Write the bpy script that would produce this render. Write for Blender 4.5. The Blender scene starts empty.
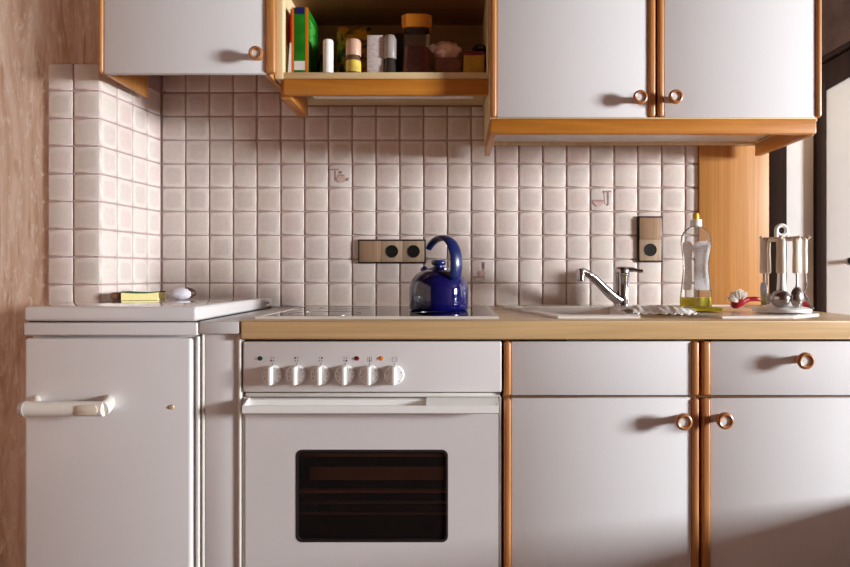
import bpy, bmesh, math, random
from mathutils import Vector, Matrix, noise

random.seed(7)
S = bpy.context.scene
COL = S.collection
PI = math.pi

# ------------------------------------------------------------------ camera
F = 612.0                 # focal length in pixels of the 850 px wide frame
CY = -2.008               # camera distance from the back wall (wall face is y = 0)
ZC = 0.976                # eye height
VX, VY = 455.0, 274.0     # vanishing point of the room in the photograph
cam = bpy.data.cameras.new('camera')
cam.sensor_fit = 'HORIZONTAL'; cam.sensor_width = 36.0
cam.lens = F / 850.0 * 36.0
cam.shift_x = -(VX - 425.0) / 850.0
cam.shift_y = (VY - 283.5) / 850.0
cam.clip_start = 0.02
camo = bpy.data.objects.new('camera', cam); COL.objects.link(camo)
camo.location = (0, CY, ZC); camo.rotation_euler = (PI / 2, 0, 0)
S.camera = camo

# ------------------------------------------------------------------ light
WIN = dict(y0=-3.0, y1=-1.9, z0=0.95, z1=1.90)
WX = 5.6                  # far right wall of the room with the window
world = bpy.data.worlds.new('sky'); S.world = world
world.use_nodes = True
bgn = world.node_tree.nodes['Background']
bgn.inputs[0].default_value = (0.92, 0.965, 1.0, 1)      # even overcast sky
bgn.inputs[1].default_value = 250.0
pl = bpy.data.lights.new('window_portal', 'AREA')
pl.shape = 'RECTANGLE'; pl.size = WIN['z1'] - WIN['z0']; pl.size_y = WIN['y1'] - WIN['y0']
pl.cycles.is_portal = True
plo = bpy.data.objects.new('window_portal', pl); COL.objects.link(plo)
plo.location = (WX + 0.10, (WIN['y0'] + WIN['y1']) / 2, (WIN['z0'] + WIN['z1']) / 2)
plo.rotation_euler = (0, PI / 2, 0)
S.view_settings.view_transform = 'Standard'
S.view_settings.look = 'None'
S.view_settings.gamma = 1.0
S.view_settings.use_curve_mapping = False
S.view_settings.exposure = 0.0

# ------------------------------------------------------------------ helpers
def sc(y): return F / (y - CY)
def PX(px, y): return (px - VX) / sc(y)
def PZ(py, y): return ZC - (py - VY) / sc(y)
def lin(c):
    r = []
    for v in c:
        v /= 255.0
        r.append(v / 12.92 if v <= 0.04045 else ((v + 0.055) / 1.055) ** 2.4)
    return (r[0], r[1], r[2], 1)

WL = {}
def base_obj(name, data, parent=None, loc=(0, 0, 0)):
    o = bpy.data.objects.new(name, data); COL.objects.link(o)
    loc = Vector(loc); WL[o.name] = loc
    if parent is not None:
        o.parent = parent; o.location = loc - WL[parent.name]
    else:
        o.location = loc
    return o
def tag(o, label, cat, group=None):
    o['label'] = label; o['category'] = cat
    if group: o['group'] = group
    return o
def thing(name, label, cat, loc, group=None):
    o = base_obj(name, None, None, loc); o.empty_display_size = 0.05
    return tag(o, label, cat, group)
def finish(name, bm, mats, parent=None, smooth=35, kind=None, label=None, floor_origin=False):
    bmesh.ops.recalc_face_normals(bm, faces=bm.faces)
    xs = [v.co for v in bm.verts]
    lo = Vector([min(c[i] for c in xs) for i in range(3)]); hi = Vector([max(c[i] for c in xs) for i in range(3)])
    c = (lo + hi) / 2
    if floor_origin: c.z = lo.z
    bmesh.ops.translate(bm, verts=bm.verts, vec=-c)
    me = bpy.data.meshes.new(name); bm.to_mesh(me); bm.free()
    if not isinstance(mats, (list, tuple)): mats = [mats]
    for m in mats: me.materials.append(m)
    if smooth:
        for p in me.polygons: p.use_smooth = True
        me.set_sharp_from_angle(angle=math.radians(smooth))
    o = base_obj(name, me, parent, c)
    if kind: o['kind'] = kind
    if label: o['label'] = label
    return o
def bm_box(bm, x0, x1, y0, y1, z0, z1, mi=0):
    vs = [bm.verts.new((x, y, z)) for x in (x0, x1) for y in (y0, y1) for z in (z0, z1)]
    fs = []
    for f in ((0, 1, 3, 2), (4, 6, 7, 5), (0, 4, 5, 1), (2, 3, 7, 6), (0, 2, 6, 4), (1, 5, 7, 3)):
        fc = bm.faces.new([vs[i] for i in f]); fc.material_index = mi; fs.append(fc)
    return fs
def bev(bm, r, seg=2, edges=None):
    if r > 0:
        bmesh.ops.bevel(bm, geom=list(edges if edges is not None else bm.edges), offset=r, segments=seg, profile=0.5, affect='EDGES', clamp_overlap=True)
def box(name, x0, x1, y0, y1, z0, z1, mat, parent=None, b=0.002, seg=2, **k):
    bm = bmesh.new(); bm_box(bm, x0, x1, y0, y1, z0, z1)
    bmesh.ops.recalc_face_normals(bm, faces=bm.faces)
    bev(bm, b, seg)
    return finish(name, bm, mat, parent, **k)
def bm_prism(bm, pts, axis, a, b):
    """pts: 2D outline; axis 'z' -> (x,y), 'y' -> (x,z), 'x' -> (y,z); extruded from a to b"""
    def co(p, t):
        if axis == 'z': return (p[0], p[1], t)
        if axis == 'y': return (p[0], t, p[1])
        return (t, p[0], p[1])
    A = [bm.verts.new(co(p, a)) for p in pts]; B = [bm.verts.new(co(p, b)) for p in pts]
    n = len(pts)
    bm.faces.new(A); bm.faces.new(B[::-1])
    for i in range(n): bm.faces.new((A[i], A[(i + 1) % n], B[(i + 1) % n], B[i]))
def prism(name, pts, axis, a, b, mat, parent=None, bv=0.0, seg=2, **k):
    bm = bmesh.new(); bm_prism(bm, pts, axis, a, b)
    bmesh.ops.recalc_face_normals(bm, faces=bm.faces)
    bev(bm, bv, seg)
    return finish(name, bm, mat, parent, **k)
def bm_lathe(bm, prof, c, seg=32, sx=1.0, sy=1.0, M=None, mis=None):
    """prof: list of (r, h); M maps local (x, y, h) to world; default upright at c"""
    M = M or Matrix.Identity(3)
    c = Vector(c); rings = []
    for r, h in prof:
        if r < 1e-6: rings.append([bm.verts.new(c + M @ Vector((0, 0, h)))])
        else: rings.append([bm.verts.new(c + M @ Vector((r * sx * math.cos(2 * PI * i / seg), r * sy * math.sin(2 * PI * i / seg), h))) for i in range(seg)])
    for k in range(len(rings) - 1):
        A, B = rings[k], rings[k + 1]
        for i in range(seg):
            j = (i + 1) % seg
            if len(A) == 1 and len(B) == 1: continue
            if len(A) == 1: f = bm.faces.new((A[0], B[j], B[i]))
            elif len(B) == 1: f = bm.faces.new((A[i], A[j], B[0]))
            else: f = bm.faces.new((A[i], A[j], B[j], B[i]))
            if mis: f.material_index = mis[k]
def lathe(name, prof, c, mat, parent=None, seg=32, sx=1, sy=1, M=None, mis=None, **k):
    bm = bmesh.new(); bm_lathe(bm, prof, c, seg, sx, sy, M, mis)
    return finish(name, bm, mat, parent, **k)
TOCAM = Matrix(((1, 0, 0), (0, 0, -1), (0, 1, 0)))        # lathe axis pointing at the room (-y)
def bm_tube(bm, pts, rad, seg=10, flat=1.0, up=(0, 0, 1), cap=True):
    """round (or flattened) tube along pts; rad a number or list; flat scales the second axis"""
    pts = [Vector(p) for p in pts]; n = len(pts)
    if not isinstance(rad, (list, tuple)): rad = [rad] * n
    if not isinstance(flat, (list, tuple)): flat = [flat] * n
    rings = []; prev = None
    for i, p in enumerate(pts):
        t = (pts[min(i + 1, n - 1)] - pts[max(i - 1, 0)]).normalized()
        if prev is None:
            u = Vector(up); u = u - t * u.dot(t)
            if u.length < 1e-4: u = Vector((1, 0, 0)) - t * t.x
        else: u = prev - t * prev.dot(t)
        u.normalize(); prev = u; w = t.cross(u)
        rings.append([bm.verts.new(p + (u * math.cos(2 * PI * k / seg) + w * flat[i] * math.sin(2 * PI * k / seg)) * rad[i]) for k in range(seg)])
    for a in range(n - 1):
        for k in range(seg):
            bm.faces.new((rings[a][k], rings[a][(k + 1) % seg], rings[a + 1][(k + 1) % seg], rings[a + 1][k]))
    if cap:
        bm.faces.new(rings[0][::-1]); bm.faces.new(rings[-1])
def tube(name, pts, rad, mat, parent=None, seg=10, flat=1.0, up=(0, 0, 1), **k):
    bm = bmesh.new(); bm_tube(bm, pts, rad, seg, flat, up)
    return finish(name, bm, mat, parent, **k)
def spline(pts, n=8):
    """Catmull-Rom through the points"""
    P = [Vector(p) for p in pts]; P = [P[0] * 2 - P[1]] + P + [P[-1] * 2 - P[-2]]
    out = []
    for i in range(1, len(P) - 2):
        for k in range(n):
            t = k / n
            out.append(0.5 * ((2 * P[i]) + (P[i + 1] - P[i - 1]) * t + (2 * P[i - 1] - 5 * P[i] + 4 * P[i + 1] - P[i + 2]) * t * t + (3 * P[i] - P[i - 1] - 3 * P[i + 1] + P[i + 2]) * t ** 3))
    out.append(P[-2]); return out
def rrect(x0, x1, z0, z1, r, n=6):
    out = []
    for cx, cz, a in ((x1 - r, z1 - r, 0), (x0 + r, z1 - r, 90), (x0 + r, z0 + r, 180), (x1 - r, z0 + r, 270)):
        for k in range(n + 1):
            t = math.radians(a + 90 * k / n); out.append((cx + r * math.cos(t), cz + r * math.sin(t)))
    return out
def bm_plate_hole(bm, outer, inner, axis, a, b):
    """plate between planes a and b with a hole"""
    def co(p, t):
        if axis == 'z': return (p[0], p[1], t)
        return (p[0], t, p[1])
    L = []
    es = []
    for pts in (outer, inner):
        vs = [bm.verts.new(co(p, a)) for p in pts]
        es += [bm.edges.new((vs[i], vs[(i + 1) % len(vs)])) for i in range(len(vs))]
    r = bmesh.ops.triangle_fill(bm, use_beauty=True, use_dissolve=False, edges=es)
    fs = [g for g in r['geom'] if isinstance(g, bmesh.types.BMFace)]
    e = bmesh.ops.extrude_face_region(bm, geom=fs)
    nv = [g for g in e['geom'] if isinstance(g, bmesh.types.BMVert)]
    d = {'z': (0, 0, b - a), 'y': (0, b - a, 0)}[axis]
    bmesh.ops.translate(bm, verts=nv, vec=d)
    bmesh.ops.recalc_face_normals(bm, faces=bm.faces)

# ------------------------------------------------------------------ materials
class NT:
    def __init__(self, name):
        self.m = bpy.data.materials.new(name); self.m.use_nodes = True
        self.t = self.m.node_tree; self.n = self.t.nodes
        self.b = self.n['Principled BSDF']; self.out = self.n['Material Output']
    def add(self, typ, **kw):
        n = self.n.new(typ)
        for k, v in kw.items(): setattr(n, k, v)
        return n
    def link(self, a, b): self.t.links.new(a, b)
    def coord(self, kind='Object', scale=(1, 1, 1), rot=(0, 0, 0)):
        tc = self.add('ShaderNodeTexCoord'); mp = self.add('ShaderNodeMapping')
        mp.inputs['Scale'].default_value = scale; mp.inputs['Rotation'].default_value = rot
        self.link(tc.outputs[kind], mp.inputs[0]); return mp.outputs[0]
    def noise(self, vec, scale, detail=3, rough=0.5, dist=0.0):
        n = self.add('ShaderNodeTexNoise'); n.inputs['Scale'].default_value = scale; n.inputs['Detail'].default_value = detail
        n.inputs['Roughness'].default_value = rough; n.inputs['Distortion'].default_value = dist
        self.link(vec, n.inputs['Vector']); return n.outputs['Fac']
    def ramp(self, fac, stops):
        r = self.add('ShaderNodeValToRGB'); e = r.color_ramp.elements
        while len(e) < len(stops): e.new(0.5)
        for el, (p, c) in zip(e, stops): el.position = p; el.color = c
        self.link(fac, r.inputs[0]); return r.outputs[0]
    def mix(self, fac, a, b, mode='MIX'):
        n = self.add('ShaderNodeMix', data_type='RGBA', blend_type=mode)
        if isinstance(fac, (int, float)): n.inputs[0].default_value = fac
        else: self.link(fac, n.inputs[0])
        for i, v in ((6, a), (7, b)):
            if isinstance(v, tuple): n.inputs[i].default_value = v
            else: self.link(v, n.inputs[i])
        return n.outputs[2]
    def bump(self, h, strength=0.2, dist=0.001):
        b = self.add('ShaderNodeBump'); b.inputs['Strength'].default_value = strength; b.inputs['Distance'].default_value = dist
        self.link(h, b.inputs['Height']); self.link(b.outputs[0], self.b.inputs['Normal'])
    def set(self, **k):
        for a, v in k.items(): self.b.inputs[a.replace('_', ' ')].default_value = v
        return self
    def col(self, v):
        if isinstance(v, tuple): self.b.inputs['Base Color'].default_value = v
        else: self.link(v, self.b.inputs['Base Color'])
        return self

def plain(name, rgb, rough=0.5, metal=0.0, var=0.06, nscale=30, bump=0.0, coat=0.0, bscale=None):
    t = NT(name); v = t.coord(); f = t.noise(v, nscale, 4)
    c = lin(rgb); d = tuple(x * (1 - var) for x in c[:3]) + (1,); l = tuple(min(1, x * (1 + var)) for x in c[:3]) + (1,)
    t.col(t.ramp(f, [(0.3, d), (0.7, l)])); t.set(Roughness=rough, Metallic=metal)
    if coat: t.b.inputs['Coat Weight'].default_value = coat
    if bump: t.bump(t.noise(v, bscale or nscale * 8, 3), bump)
    return t.m
def wood(name, dark, light, axis='z', grain=26, rough=0.4, stretch=0.05, coat=0.2, bump=0.08):
    t = NT(name)
    s = {'x': (stretch, 1, 1), 'y': (1, stretch, 1), 'z': (1, 1, stretch)}[axis]
    v = t.coord('Object', s)
    a = t.noise(v, grain, 5, 0.6, 0.6); b = t.noise(v, grain * 6, 3, 0.6)
    c1 = t.ramp(a, [(0.3, lin(dark)), (0.72, lin(light))])
    c2 = t.ramp(b, [(0.35, tuple(0.78 for _ in range(3)) + (1,)), (0.65, (1, 1, 1, 1))])
    t.col(t.mix(0.6, c1, c2, 'MULTIPLY')); t.set(Roughness=rough)
    t.b.inputs['Coat Weight'].default_value = coat; t.b.inputs['Coat Roughness'].default_value = 0.25
    t.bump(b, bump, 0.0006)
    return t.m

def tile_material(name, plainer=False):
    t = NT(name)
    tc = t.add('ShaderNodeTexCoord'); sep = t.add('ShaderNodeSeparateXYZ'); t.link(tc.outputs['Object'], sep.inputs[0])
    def ab(o):
        m = t.add('ShaderNodeMath', operation='ABSOLUTE'); t.link(o, m.inputs[0]); return m.outputs[0]
    ax, az = ab(sep.outputs[0]), ab(sep.outputs[2])
    p4 = []
    for o in (ax, az):
        m = t.add('ShaderNodeMath', operation='POWER'); t.link(o, m.inputs[0]); m.inputs[1].default_value = 5.0; p4.append(m.outputs[0])
    ad = t.add('ShaderNodeMath', operation='ADD'); t.link(p4[0], ad.inputs[0]); t.link(p4[1], ad.inputs[1])
    rt = t.add('ShaderNodeMath', operation='POWER'); t.link(ad.outputs[0], rt.inputs[0]); rt.inputs[1].default_value = 0.2
    oi = t.add('ShaderNodeObjectInfo')
    ofs = t.add('ShaderNodeVectorMath', operation='ADD'); t.link(tc.outputs['Object'], ofs.inputs[0]); t.link(oi.outputs['Location'], ofs.inputs[1])
    nz = t.noise(ofs.outputs[0], 45, 4, 0.6)
    nm = t.add('ShaderNodeMath', operation='MULTIPLY_ADD'); t.link(nz, nm.inputs[0]); nm.inputs[1].default_value = 0.010; t.link(rt.outputs[0], nm.inputs[2])
    mr = t.add('ShaderNodeMapRange', interpolation_type='SMOOTHSTEP'); t.link(nm.outputs[0], mr.inputs[0])
    mr.inputs[1].default_value = 0.025; mr.inputs[2].default_value = 0.037
    centre = t.ramp(oi.outputs['Random'], [(0.0, lin((213, 201, 193))), (0.3, lin((219, 206, 199))), (0.55, lin((221, 204, 197))), (0.8, lin((223, 213, 203))), (1.0, lin((218, 198, 191)))])
    edge = t.ramp(oi.outputs['Random'], [(0.0, lin((230, 219, 210))), (0.5, lin((233, 221, 213))), (1.0, lin((228, 213, 206)))])
    c = t.mix(mr.outputs[0], centre, edge)
    if plainer: c = t.mix(0.75, c, lin((226, 216, 209)))
    sp = t.ramp(t.noise(ofs.outputs[0], 140, 4, 0.7), [(0.35, (0.9, 0.88, 0.87, 1)), (0.65, (1, 1, 1, 1))])
    t.col(t.mix(0.7, c, sp, 'MULTIPLY')); t.set(Roughness=0.32)
    t.bump(t.noise(ofs.outputs[0], 60, 2), 0.12, 0.001)
    return t.m

def wallpaper_material():
    t = NT('wood_grain_wallpaper')
    v = t.coord('Object', (1, 1, 0.12)); a = t.noise(v, 16, 5, 0.6, 1.4)
    v2 = t.coord('Object', (1, 1, 0.30)); b = t.noise(v2, 60, 5, 0.75, 0.4)
    v3 = t.coord('Object', (1, 1, 0.08)); k = t.noise(v3, 42, 3, 0.5, 0.8)
    c = t.ramp(a, [(0.3, lin((180, 140, 114))), (0.5, lin((216, 182, 158))), (0.7, lin((232, 208, 190)))])
    c = t.mix(t.ramp(b, [(0.52, (0, 0, 0, 1)), (0.66, (0.7, 0.7, 0.7, 1))]), c, lin((240, 224, 212)))
    c = t.mix(t.ramp(k, [(0.60, (0, 0, 0, 1)), (0.72, (0.75, 0.75, 0.75, 1))]), c, lin((176, 122, 80)))
    t.col(c); t.set(Roughness=0.75); t.bump(b, 0.35, 0.0015)
    return t.m

def glassy(name, tint, rough=0.03, opacity=0.12, ior=1.45):
    """thin clear plastic or glass: transparent body with a fresnel reflection"""
    t = NT(name); t.n.remove(t.b)
    tr = t.add('ShaderNodeBsdfTransparent'); tr.inputs[0].default_value = tint
    di = t.add('ShaderNodeBsdfPrincipled'); di.inputs['Base Color'].default_value = tint; di.inputs['Roughness'].default_value = 0.3
    gl = t.add('ShaderNodeBsdfGlossy'); gl.inputs['Roughness'].default_value = rough
    m1 = t.add('ShaderNodeMixShader'); m1.inputs[0].default_value = opacity
    t.link(tr.outputs[0], m1.inputs[1]); t.link(di.outputs[0], m1.inputs[2])
    fr = t.add('ShaderNodeFresnel'); fr.inputs[0].default_value = ior
    m2 = t.add('ShaderNodeMixShader'); t.link(fr.outputs[0], m2.inputs[0]); t.link(m1.outputs[0], m2.inputs[1]); t.link(gl.outputs[0], m2.inputs[2])
    t.link(m2.outputs[0], t.out.inputs[0])
    return t.m

def laminate(name, rgb):
    t = NT(name); v = t.coord('Object', (1, 1, 0.5), (0, 0.6, 0))
    g = t.noise(v, 420, 3, 0.6)
    c = lin(rgb)
    t.col(t.ramp(g, [(0.35, tuple(x * 0.965 for x in c[:3]) + (1,)), (0.65, c)])); t.set(Roughness=0.65); t.b.inputs['Specular IOR Level'].default_value = 0.2
    t.bump(g, 0.10, 0.0004); return t.m

M = {}
M['tile'] = tile_material('glazed_tile'); M['tile_plain'] = tile_material('picture_tile', True)
M['grout'] = plain('grout', (176, 153, 151), 0.85, var=0.1, nscale=60, bump=0.2)
M['paper'] = wallpaper_material()
M['laminate'] = laminate('white_laminate', (226, 224, 224))
M['white_paint'] = plain('white_paint', (224, 220, 216), 0.55, nscale=8, var=0.03, bump=0.05)
M['plaster'] = plain('plaster', (84, 62, 52), 0.8, nscale=12, var=0.04, bump=0.1)
M['enamel'] = plain('white_enamel', (222, 217, 216), 0.28, var=0.015, nscale=5, coat=0.25)
M['enamel_gloss'] = plain('glossy_lid_enamel', (222, 217, 216), 0.10, var=0.015, nscale=5, coat=0.8)
M['enamel_rail'] = plain('cream_rail', (226, 220, 212), 0.3, var=0.03, coat=0.3)
M['enamel_grey'] = plain('grey_enamel', (206, 202, 200), 0.35, var=0.02)
M['seal'] = plain('black_seal', (24, 18, 17), 0.7)
for k_ in ('white_paint', 'plaster'): M[k_].node_tree.nodes['Principled BSDF'].inputs['Specular IOR Level'].default_value = 0.15
M['plastic_w'] = plain('white_plastic', (242, 240, 236), 0.35, var=0.02)
M['plastic_c'] = plain('cream_plastic', (232, 225, 215), 0.38, var=0.03)
M['plastic_b'] = plain('beige_plastic', (214, 198, 178), 0.4, var=0.03)
M['plastic_g'] = plain('grey_plastic', (196, 188, 186), 0.4, var=0.03)
M['mark'] = plain('grey_print', (62, 56, 56), 0.6)
M['strip_z'] = wood('beech_strip', (170, 104, 52), (208, 146, 84), 'z', 40)
M['trim_x'] = wood('orange_wood_rail', (178, 104, 28), (216, 144, 54), 'x', 24)
M['bracket_y'] = wood('orange_wood_bracket', (172, 100, 34), (206, 136, 58), 'y', 24)
M['knob'] = wood('turned_wood', (158, 98, 54), (190, 130, 82), 'x', 30, 0.35)
M['worktop'] = wood('pale_beech_worktop', (206, 166, 112), (230, 196, 146), 'x', 22, 0.35, 0.03)
M['panel_z'] = wood('fine_grained_panel', (186, 122, 54), (214, 154, 84), 'z', 60, 0.45, 0.015)
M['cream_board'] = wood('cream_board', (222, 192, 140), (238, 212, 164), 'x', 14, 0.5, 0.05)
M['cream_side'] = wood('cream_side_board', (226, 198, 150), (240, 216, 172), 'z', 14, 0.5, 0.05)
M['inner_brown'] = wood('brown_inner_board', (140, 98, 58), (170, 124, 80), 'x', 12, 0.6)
M['dark_wood'] = wood('dark_stained_timber', (34, 22, 17), (52, 35, 27), 'z', 20, 0.85, coat=0.0)
M['dark_panel'] = wood('dark_brown_panel', (58, 42, 35), (76, 56, 47), 'y', 10, 0.9, coat=0.0)
M['floor'] = wood('reddish_floor', (96, 48, 36), (128, 70, 50), 'y', 8, 0.45)
for k_ in ('dark_wood', 'dark_panel'): M[k_].node_tree.nodes['Principled BSDF'].inputs['Specular IOR Level'].default_value = 0.08
M['chrome'] = plain('chrome', (176, 174, 176), 0.13, 1.0, var=0.02)
M['steel'] = plain('brushed_steel', (170, 164, 162), 0.2, 1.0, var=0.05)
M['rim'] = plain('pale_metal_rim', (232, 224, 214), 0.3, 0.15, var=0.02)
M['alu'] = plain('aluminium', (205, 203, 202), 0.35, 0.9, var=0.03)
M['hob_glass'] = plain('black_ceramic_glass', (16, 13, 14), 0.06, var=0.1)
M['hob_ring'] = plain('grey_ring_print', (70, 66, 66), 0.2)
M['blue'] = plain('blue_enamel', (12, 13, 78), 0.07, var=0.05, coat=0.6)
M['blue_h'] = plain('blue_handle_plastic', (20, 34, 88), 0.28, var=0.1)
M['bronze'] = wood('bronze_plate', (150, 118, 92), (180, 148, 120), 'z', 60, 0.35, 0.05)
M['bronze2'] = wood('bronze_plate_plain', (170, 146, 122), (192, 168, 144), 'z', 90, 0.38, 0.05)
M['brown_frame'] = plain('dark_brown_plastic', (48, 30, 24), 0.4)
M['black'] = plain('black_plastic', (14, 12, 12), 0.45)
M['sink'] = plain('cream_sink_enamel', (244, 236, 228), 0.25, var=0.02, nscale=6, coat=0.3)
M['oven_dark'] = plain('dark_oven_enamel', (30, 20, 17), 0.45)
M['oven_brown'] = plain('brown_reflection_and_rack', (190, 140, 108), 0.4)  # brown of the imitated glass reflections and of the rack bars
M['oven_glass'] = glassy('smoked_oven_glass', (0.74, 0.68, 0.64, 1), 0.05, 0.01, 1.3)
M['clear'] = glassy('clear_plastic', (1.0, 1.0, 0.99, 1), 0.10, 0.09, 1.14)
M['jar_glass'] = glassy('jar_glass', (0.95, 0.94, 0.92, 1), 0.04, 0.015, 1.3)
M['red'] = plain('red_plastic', (150, 18, 28), 0.3)
M['bristle'] = plain('white_bristle', (250, 240, 230), 0.7)
M['sponge_y'] = plain('yellow_sponge', (252, 238, 166), 0.9, var=0.04, nscale=120, bump=0.5)
M['scour_g'] = plain('green_scourer', (58, 96, 62), 0.95, var=0.3, nscale=160, bump=0.6)
M['cloth_y'] = plain('yellow_cloth', (226, 214, 44), 0.85, var=0.08, nscale=120, bump=0.3)
M['cloth_w'] = plain('white_cloth', (240, 234, 228), 0.9, var=0.06, nscale=160, bump=0.4)
M['cork'] = plain('brown_cork', (140, 100, 78), 0.9, var=0.2, nscale=120, bump=0.4)
M['pale'] = plain('pale_lilac_bristle', (232, 226, 234), 0.85, var=0.12, nscale=220, bump=0.8)
M['brown'] = plain('brown_wood_back', (70, 44, 34), 0.5, var=0.15)

# ------------------------------------------------------------------ the room
def struct(o): o['kind'] = 'structure'; return o
RX, LX, FY, CZ = 1.027, -2.2, -4.2, 2.45
struct(box('floor', LX, WX + 0.14, FY, 0.1, -0.06, 0.0, M['floor'], b=0))
struct(box('ceiling', LX, WX + 0.14, FY, 0.1, CZ, CZ + 0.06, M['plaster'], b=0))
wall_back = struct(box('wall_back', LX, RX + 0.01, -0.0002, 0.1, 0.0, CZ, M['grout'], b=0))
wall_timber = struct(box('wall_timber', RX + 0.0105, WX, 0.004, 0.1, 0.0, CZ, M['white_paint'], b=0))
struct(box('wall_left', LX - 0.1, LX, FY, 0.1, 0.0, CZ, M['paper'], b=0))
struct(box('wall_front', LX, WX + 0.14, FY - 0.1, FY, 0.0, CZ, M['plaster'], b=0))
struct(box('added_shade_block', RX + 0.05, RX + 0.11, -1.25, 0.0, 0.0, 0.49, M['white_paint'], b=0.004))  # unseen low block, added to cast shade on the lower right doors
bm = bmesh.new()
bm_box(bm, WX, WX + 0.14, FY, 0.1, 0.0, WIN['z0'])
bm_box(bm, WX, WX + 0.14, FY, 0.1, WIN['z1'], CZ)
bm_box(bm, WX, WX + 0.14, WIN['y1'], 0.1, WIN['z0'], WIN['z1'])
bm_box(bm, WX, WX + 0.14, FY, WIN['y0'], WIN['z0'], WIN['z1'])
struct(finish('wall_right', bm, M['plaster'], smooth=0))
# window that lets the daylight in
bm = bmesh.new(); fw = 0.05
y0, y1, z0, z1 = WIN['y0'], WIN['y1'], WIN['z0'], WIN['z1']
ym = (y0 + y1) / 2
for a in ((y0, y1, z0, z0 + fw), (y0, y1, z1 - fw, z1), (y0, y0 + fw, z0 + fw, z1 - fw), (y1 - fw, y1, z0 + fw, z1 - fw)):
    bm_box(bm, WX + 0.03, WX + 0.08, a[0], a[1], a[2], a[3])
window = struct(finish('window_1', bm, M['white_paint'], smooth=0))
box('window_sill', WX - 0.05, WX + 0.13, y0 - 0.03, y1 + 0.03, z0 - 0.025, z0 - 0.001, M['white_paint'], window)

# chimney breast with skewed side
CF = -0.277
bm = bmesh.new()
bm_prism(bm, [(LX, -0.0003), (LX, CF), (-1.002, CF), (-0.966, -0.0003)], 'z', 0.0, CZ)
chim = struct(finish('wall_chimney', bm, [M['paper'], M['grout']], smooth=0))
for p in chim.data.polygons:
    if p.normal.x > 0.8: p.material_index = 1
ZL = lambda k: ZC - 0.108 + 0.0781 * k
box('grout_bed', -1.146, -1.0055, CF - 0.0045, CF + 0.001, ZL(-2), ZL(9) - 0.002, M['grout'], chim, b=0)

# tiles ------------------------------------------------------------
def tile_mesh(mat):
    h = 0.0366; bm = bmesh.new(); rings = []
    for inset, y in ((0, 0.0), (0, -0.0050), (0.0012, -0.0068), (0.0036, -0.0078)):
        a = h - inset
        rings.append([bm.verts.new((sx * a, y, sz * a)) for sx, sz in ((-1, -1), (1, -1), (1, 1), (-1, 1))])
    for i in range(3):
        for k in range(4): bm.faces.new((rings[i][k], rings[i][(k + 1) % 4], rings[i + 1][(k + 1) % 4], rings[i + 1][k]))
    bm.faces.new(rings[3]); bmesh.ops.recalc_face_normals(bm, faces=bm.faces)
    me = bpy.data.meshes.new('tile'); bm.to_mesh(me); bm.free(); me.materials.append(mat)
    for p in me.polygons: p.use_smooth = True
    me.set_sharp_from_angle(angle=math.radians(75))
    return me
TM, TMP = tile_mesh(M['tile']), tile_mesh(M['tile_plain'])
def put_tile(parent, loc, rz=0, sx=1.0, me=None):
    o = base_obj('tile', me or TM, parent, loc)
    o.rotation_euler = (random.uniform(-.008, .008), random.uniform(-.006, .006), rz + random.uniform(-.008, .008))
    o.scale = (sx, 1, 1); return o
CW = 23.82 / sc(-0.004)
C0 = PX(161.5, -0.004)
PICT = {(7, 5): 'pot', (18, 4): 'bowl', (13, 1): 'bottle'}
ptiles = {}
for c in range(23):
    x = C0 + CW * (c + 0.5); w = 1.0
    if c == 22:
        xe = PX(698.5, -0.004); x = (C0 + CW * c + xe) / 2 + 0.001; w = (xe - C0 - CW * c - 0.003) / 0.0748
    top = 11 if x < -0.46 else (9 if x < 0.12 else 7)
    for r in range(top):
        pk = PICT.get((c, r))
        o = put_tile(wall_back, (x, 0.004, ZL(r) + 0.03905), 0, w, TMP if pk else TM)
        if pk: ptiles[pk] = o
for r in range(-2, 9):
    for xa, xb in ((-1.148, -1.0755), (-1.0755, -0.999)):
        put_tile(chim, ((xa + xb) / 2, CF, ZL(r) + 0.03905), 0, (xb - xa - 0.0025) / 0.0748)
    d = Vector((0.036, 0.277, 0)); L = d.length; d.normalize()
    for k in range(4):
        q = Vector((-1.006, CF - 0.004, 0)) + d * (L / 4 * (k + 0.5))
        put_tile(chim, (q.x, q.y, ZL(r) + 0.03905), math.atan2(d.y, d.x), (L / 4 - 0.0025) / 0.0748)
# raised pictures on three tiles
M['rel_a'] = plain('mauve_relief_glaze', (172, 142, 138), 0.35); M['rel_b'] = plain('pale_relief_glaze', (222, 208, 202), 0.35)
M['rel_c'] = plain('grey_relief_glaze', (152, 130, 128), 0.35); M['rel_d'] = plain('rose_relief_glaze', (206, 176, 168), 0.35)
def relief(key, shapes):
    t = ptiles[key]; w = WL[t.name]; ccx, ccy = {'pot': (315, 280), 'bowl': (267, 310), 'bottle': (278, 270)}[key]
    for pts, m, th in shapes:
        bm = bmesh.new()
        q = [(w.x + (px - ccx) / 648 * 40 / sc(0), w.z - (py - ccy) / 648 * 40 / sc(0)) for px, py in pts]
        bm_prism(bm, q, 'y', w.y - 0.0074, w.y - 0.0078 - th)
        finish('relief', bm, M[m], t, smooth=0)
def ell(cx, cy, rx, ry, n=14, a0=0, a1=360):
    return [(cx + rx * math.cos(math.radians(a0 + (a1 - a0) * i / n)), cy + ry * math.sin(math.radians(a0 + (a1 - a0) * i / n))) for i in range(n + (0 if a1 - a0 == 360 else 1))]
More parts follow.
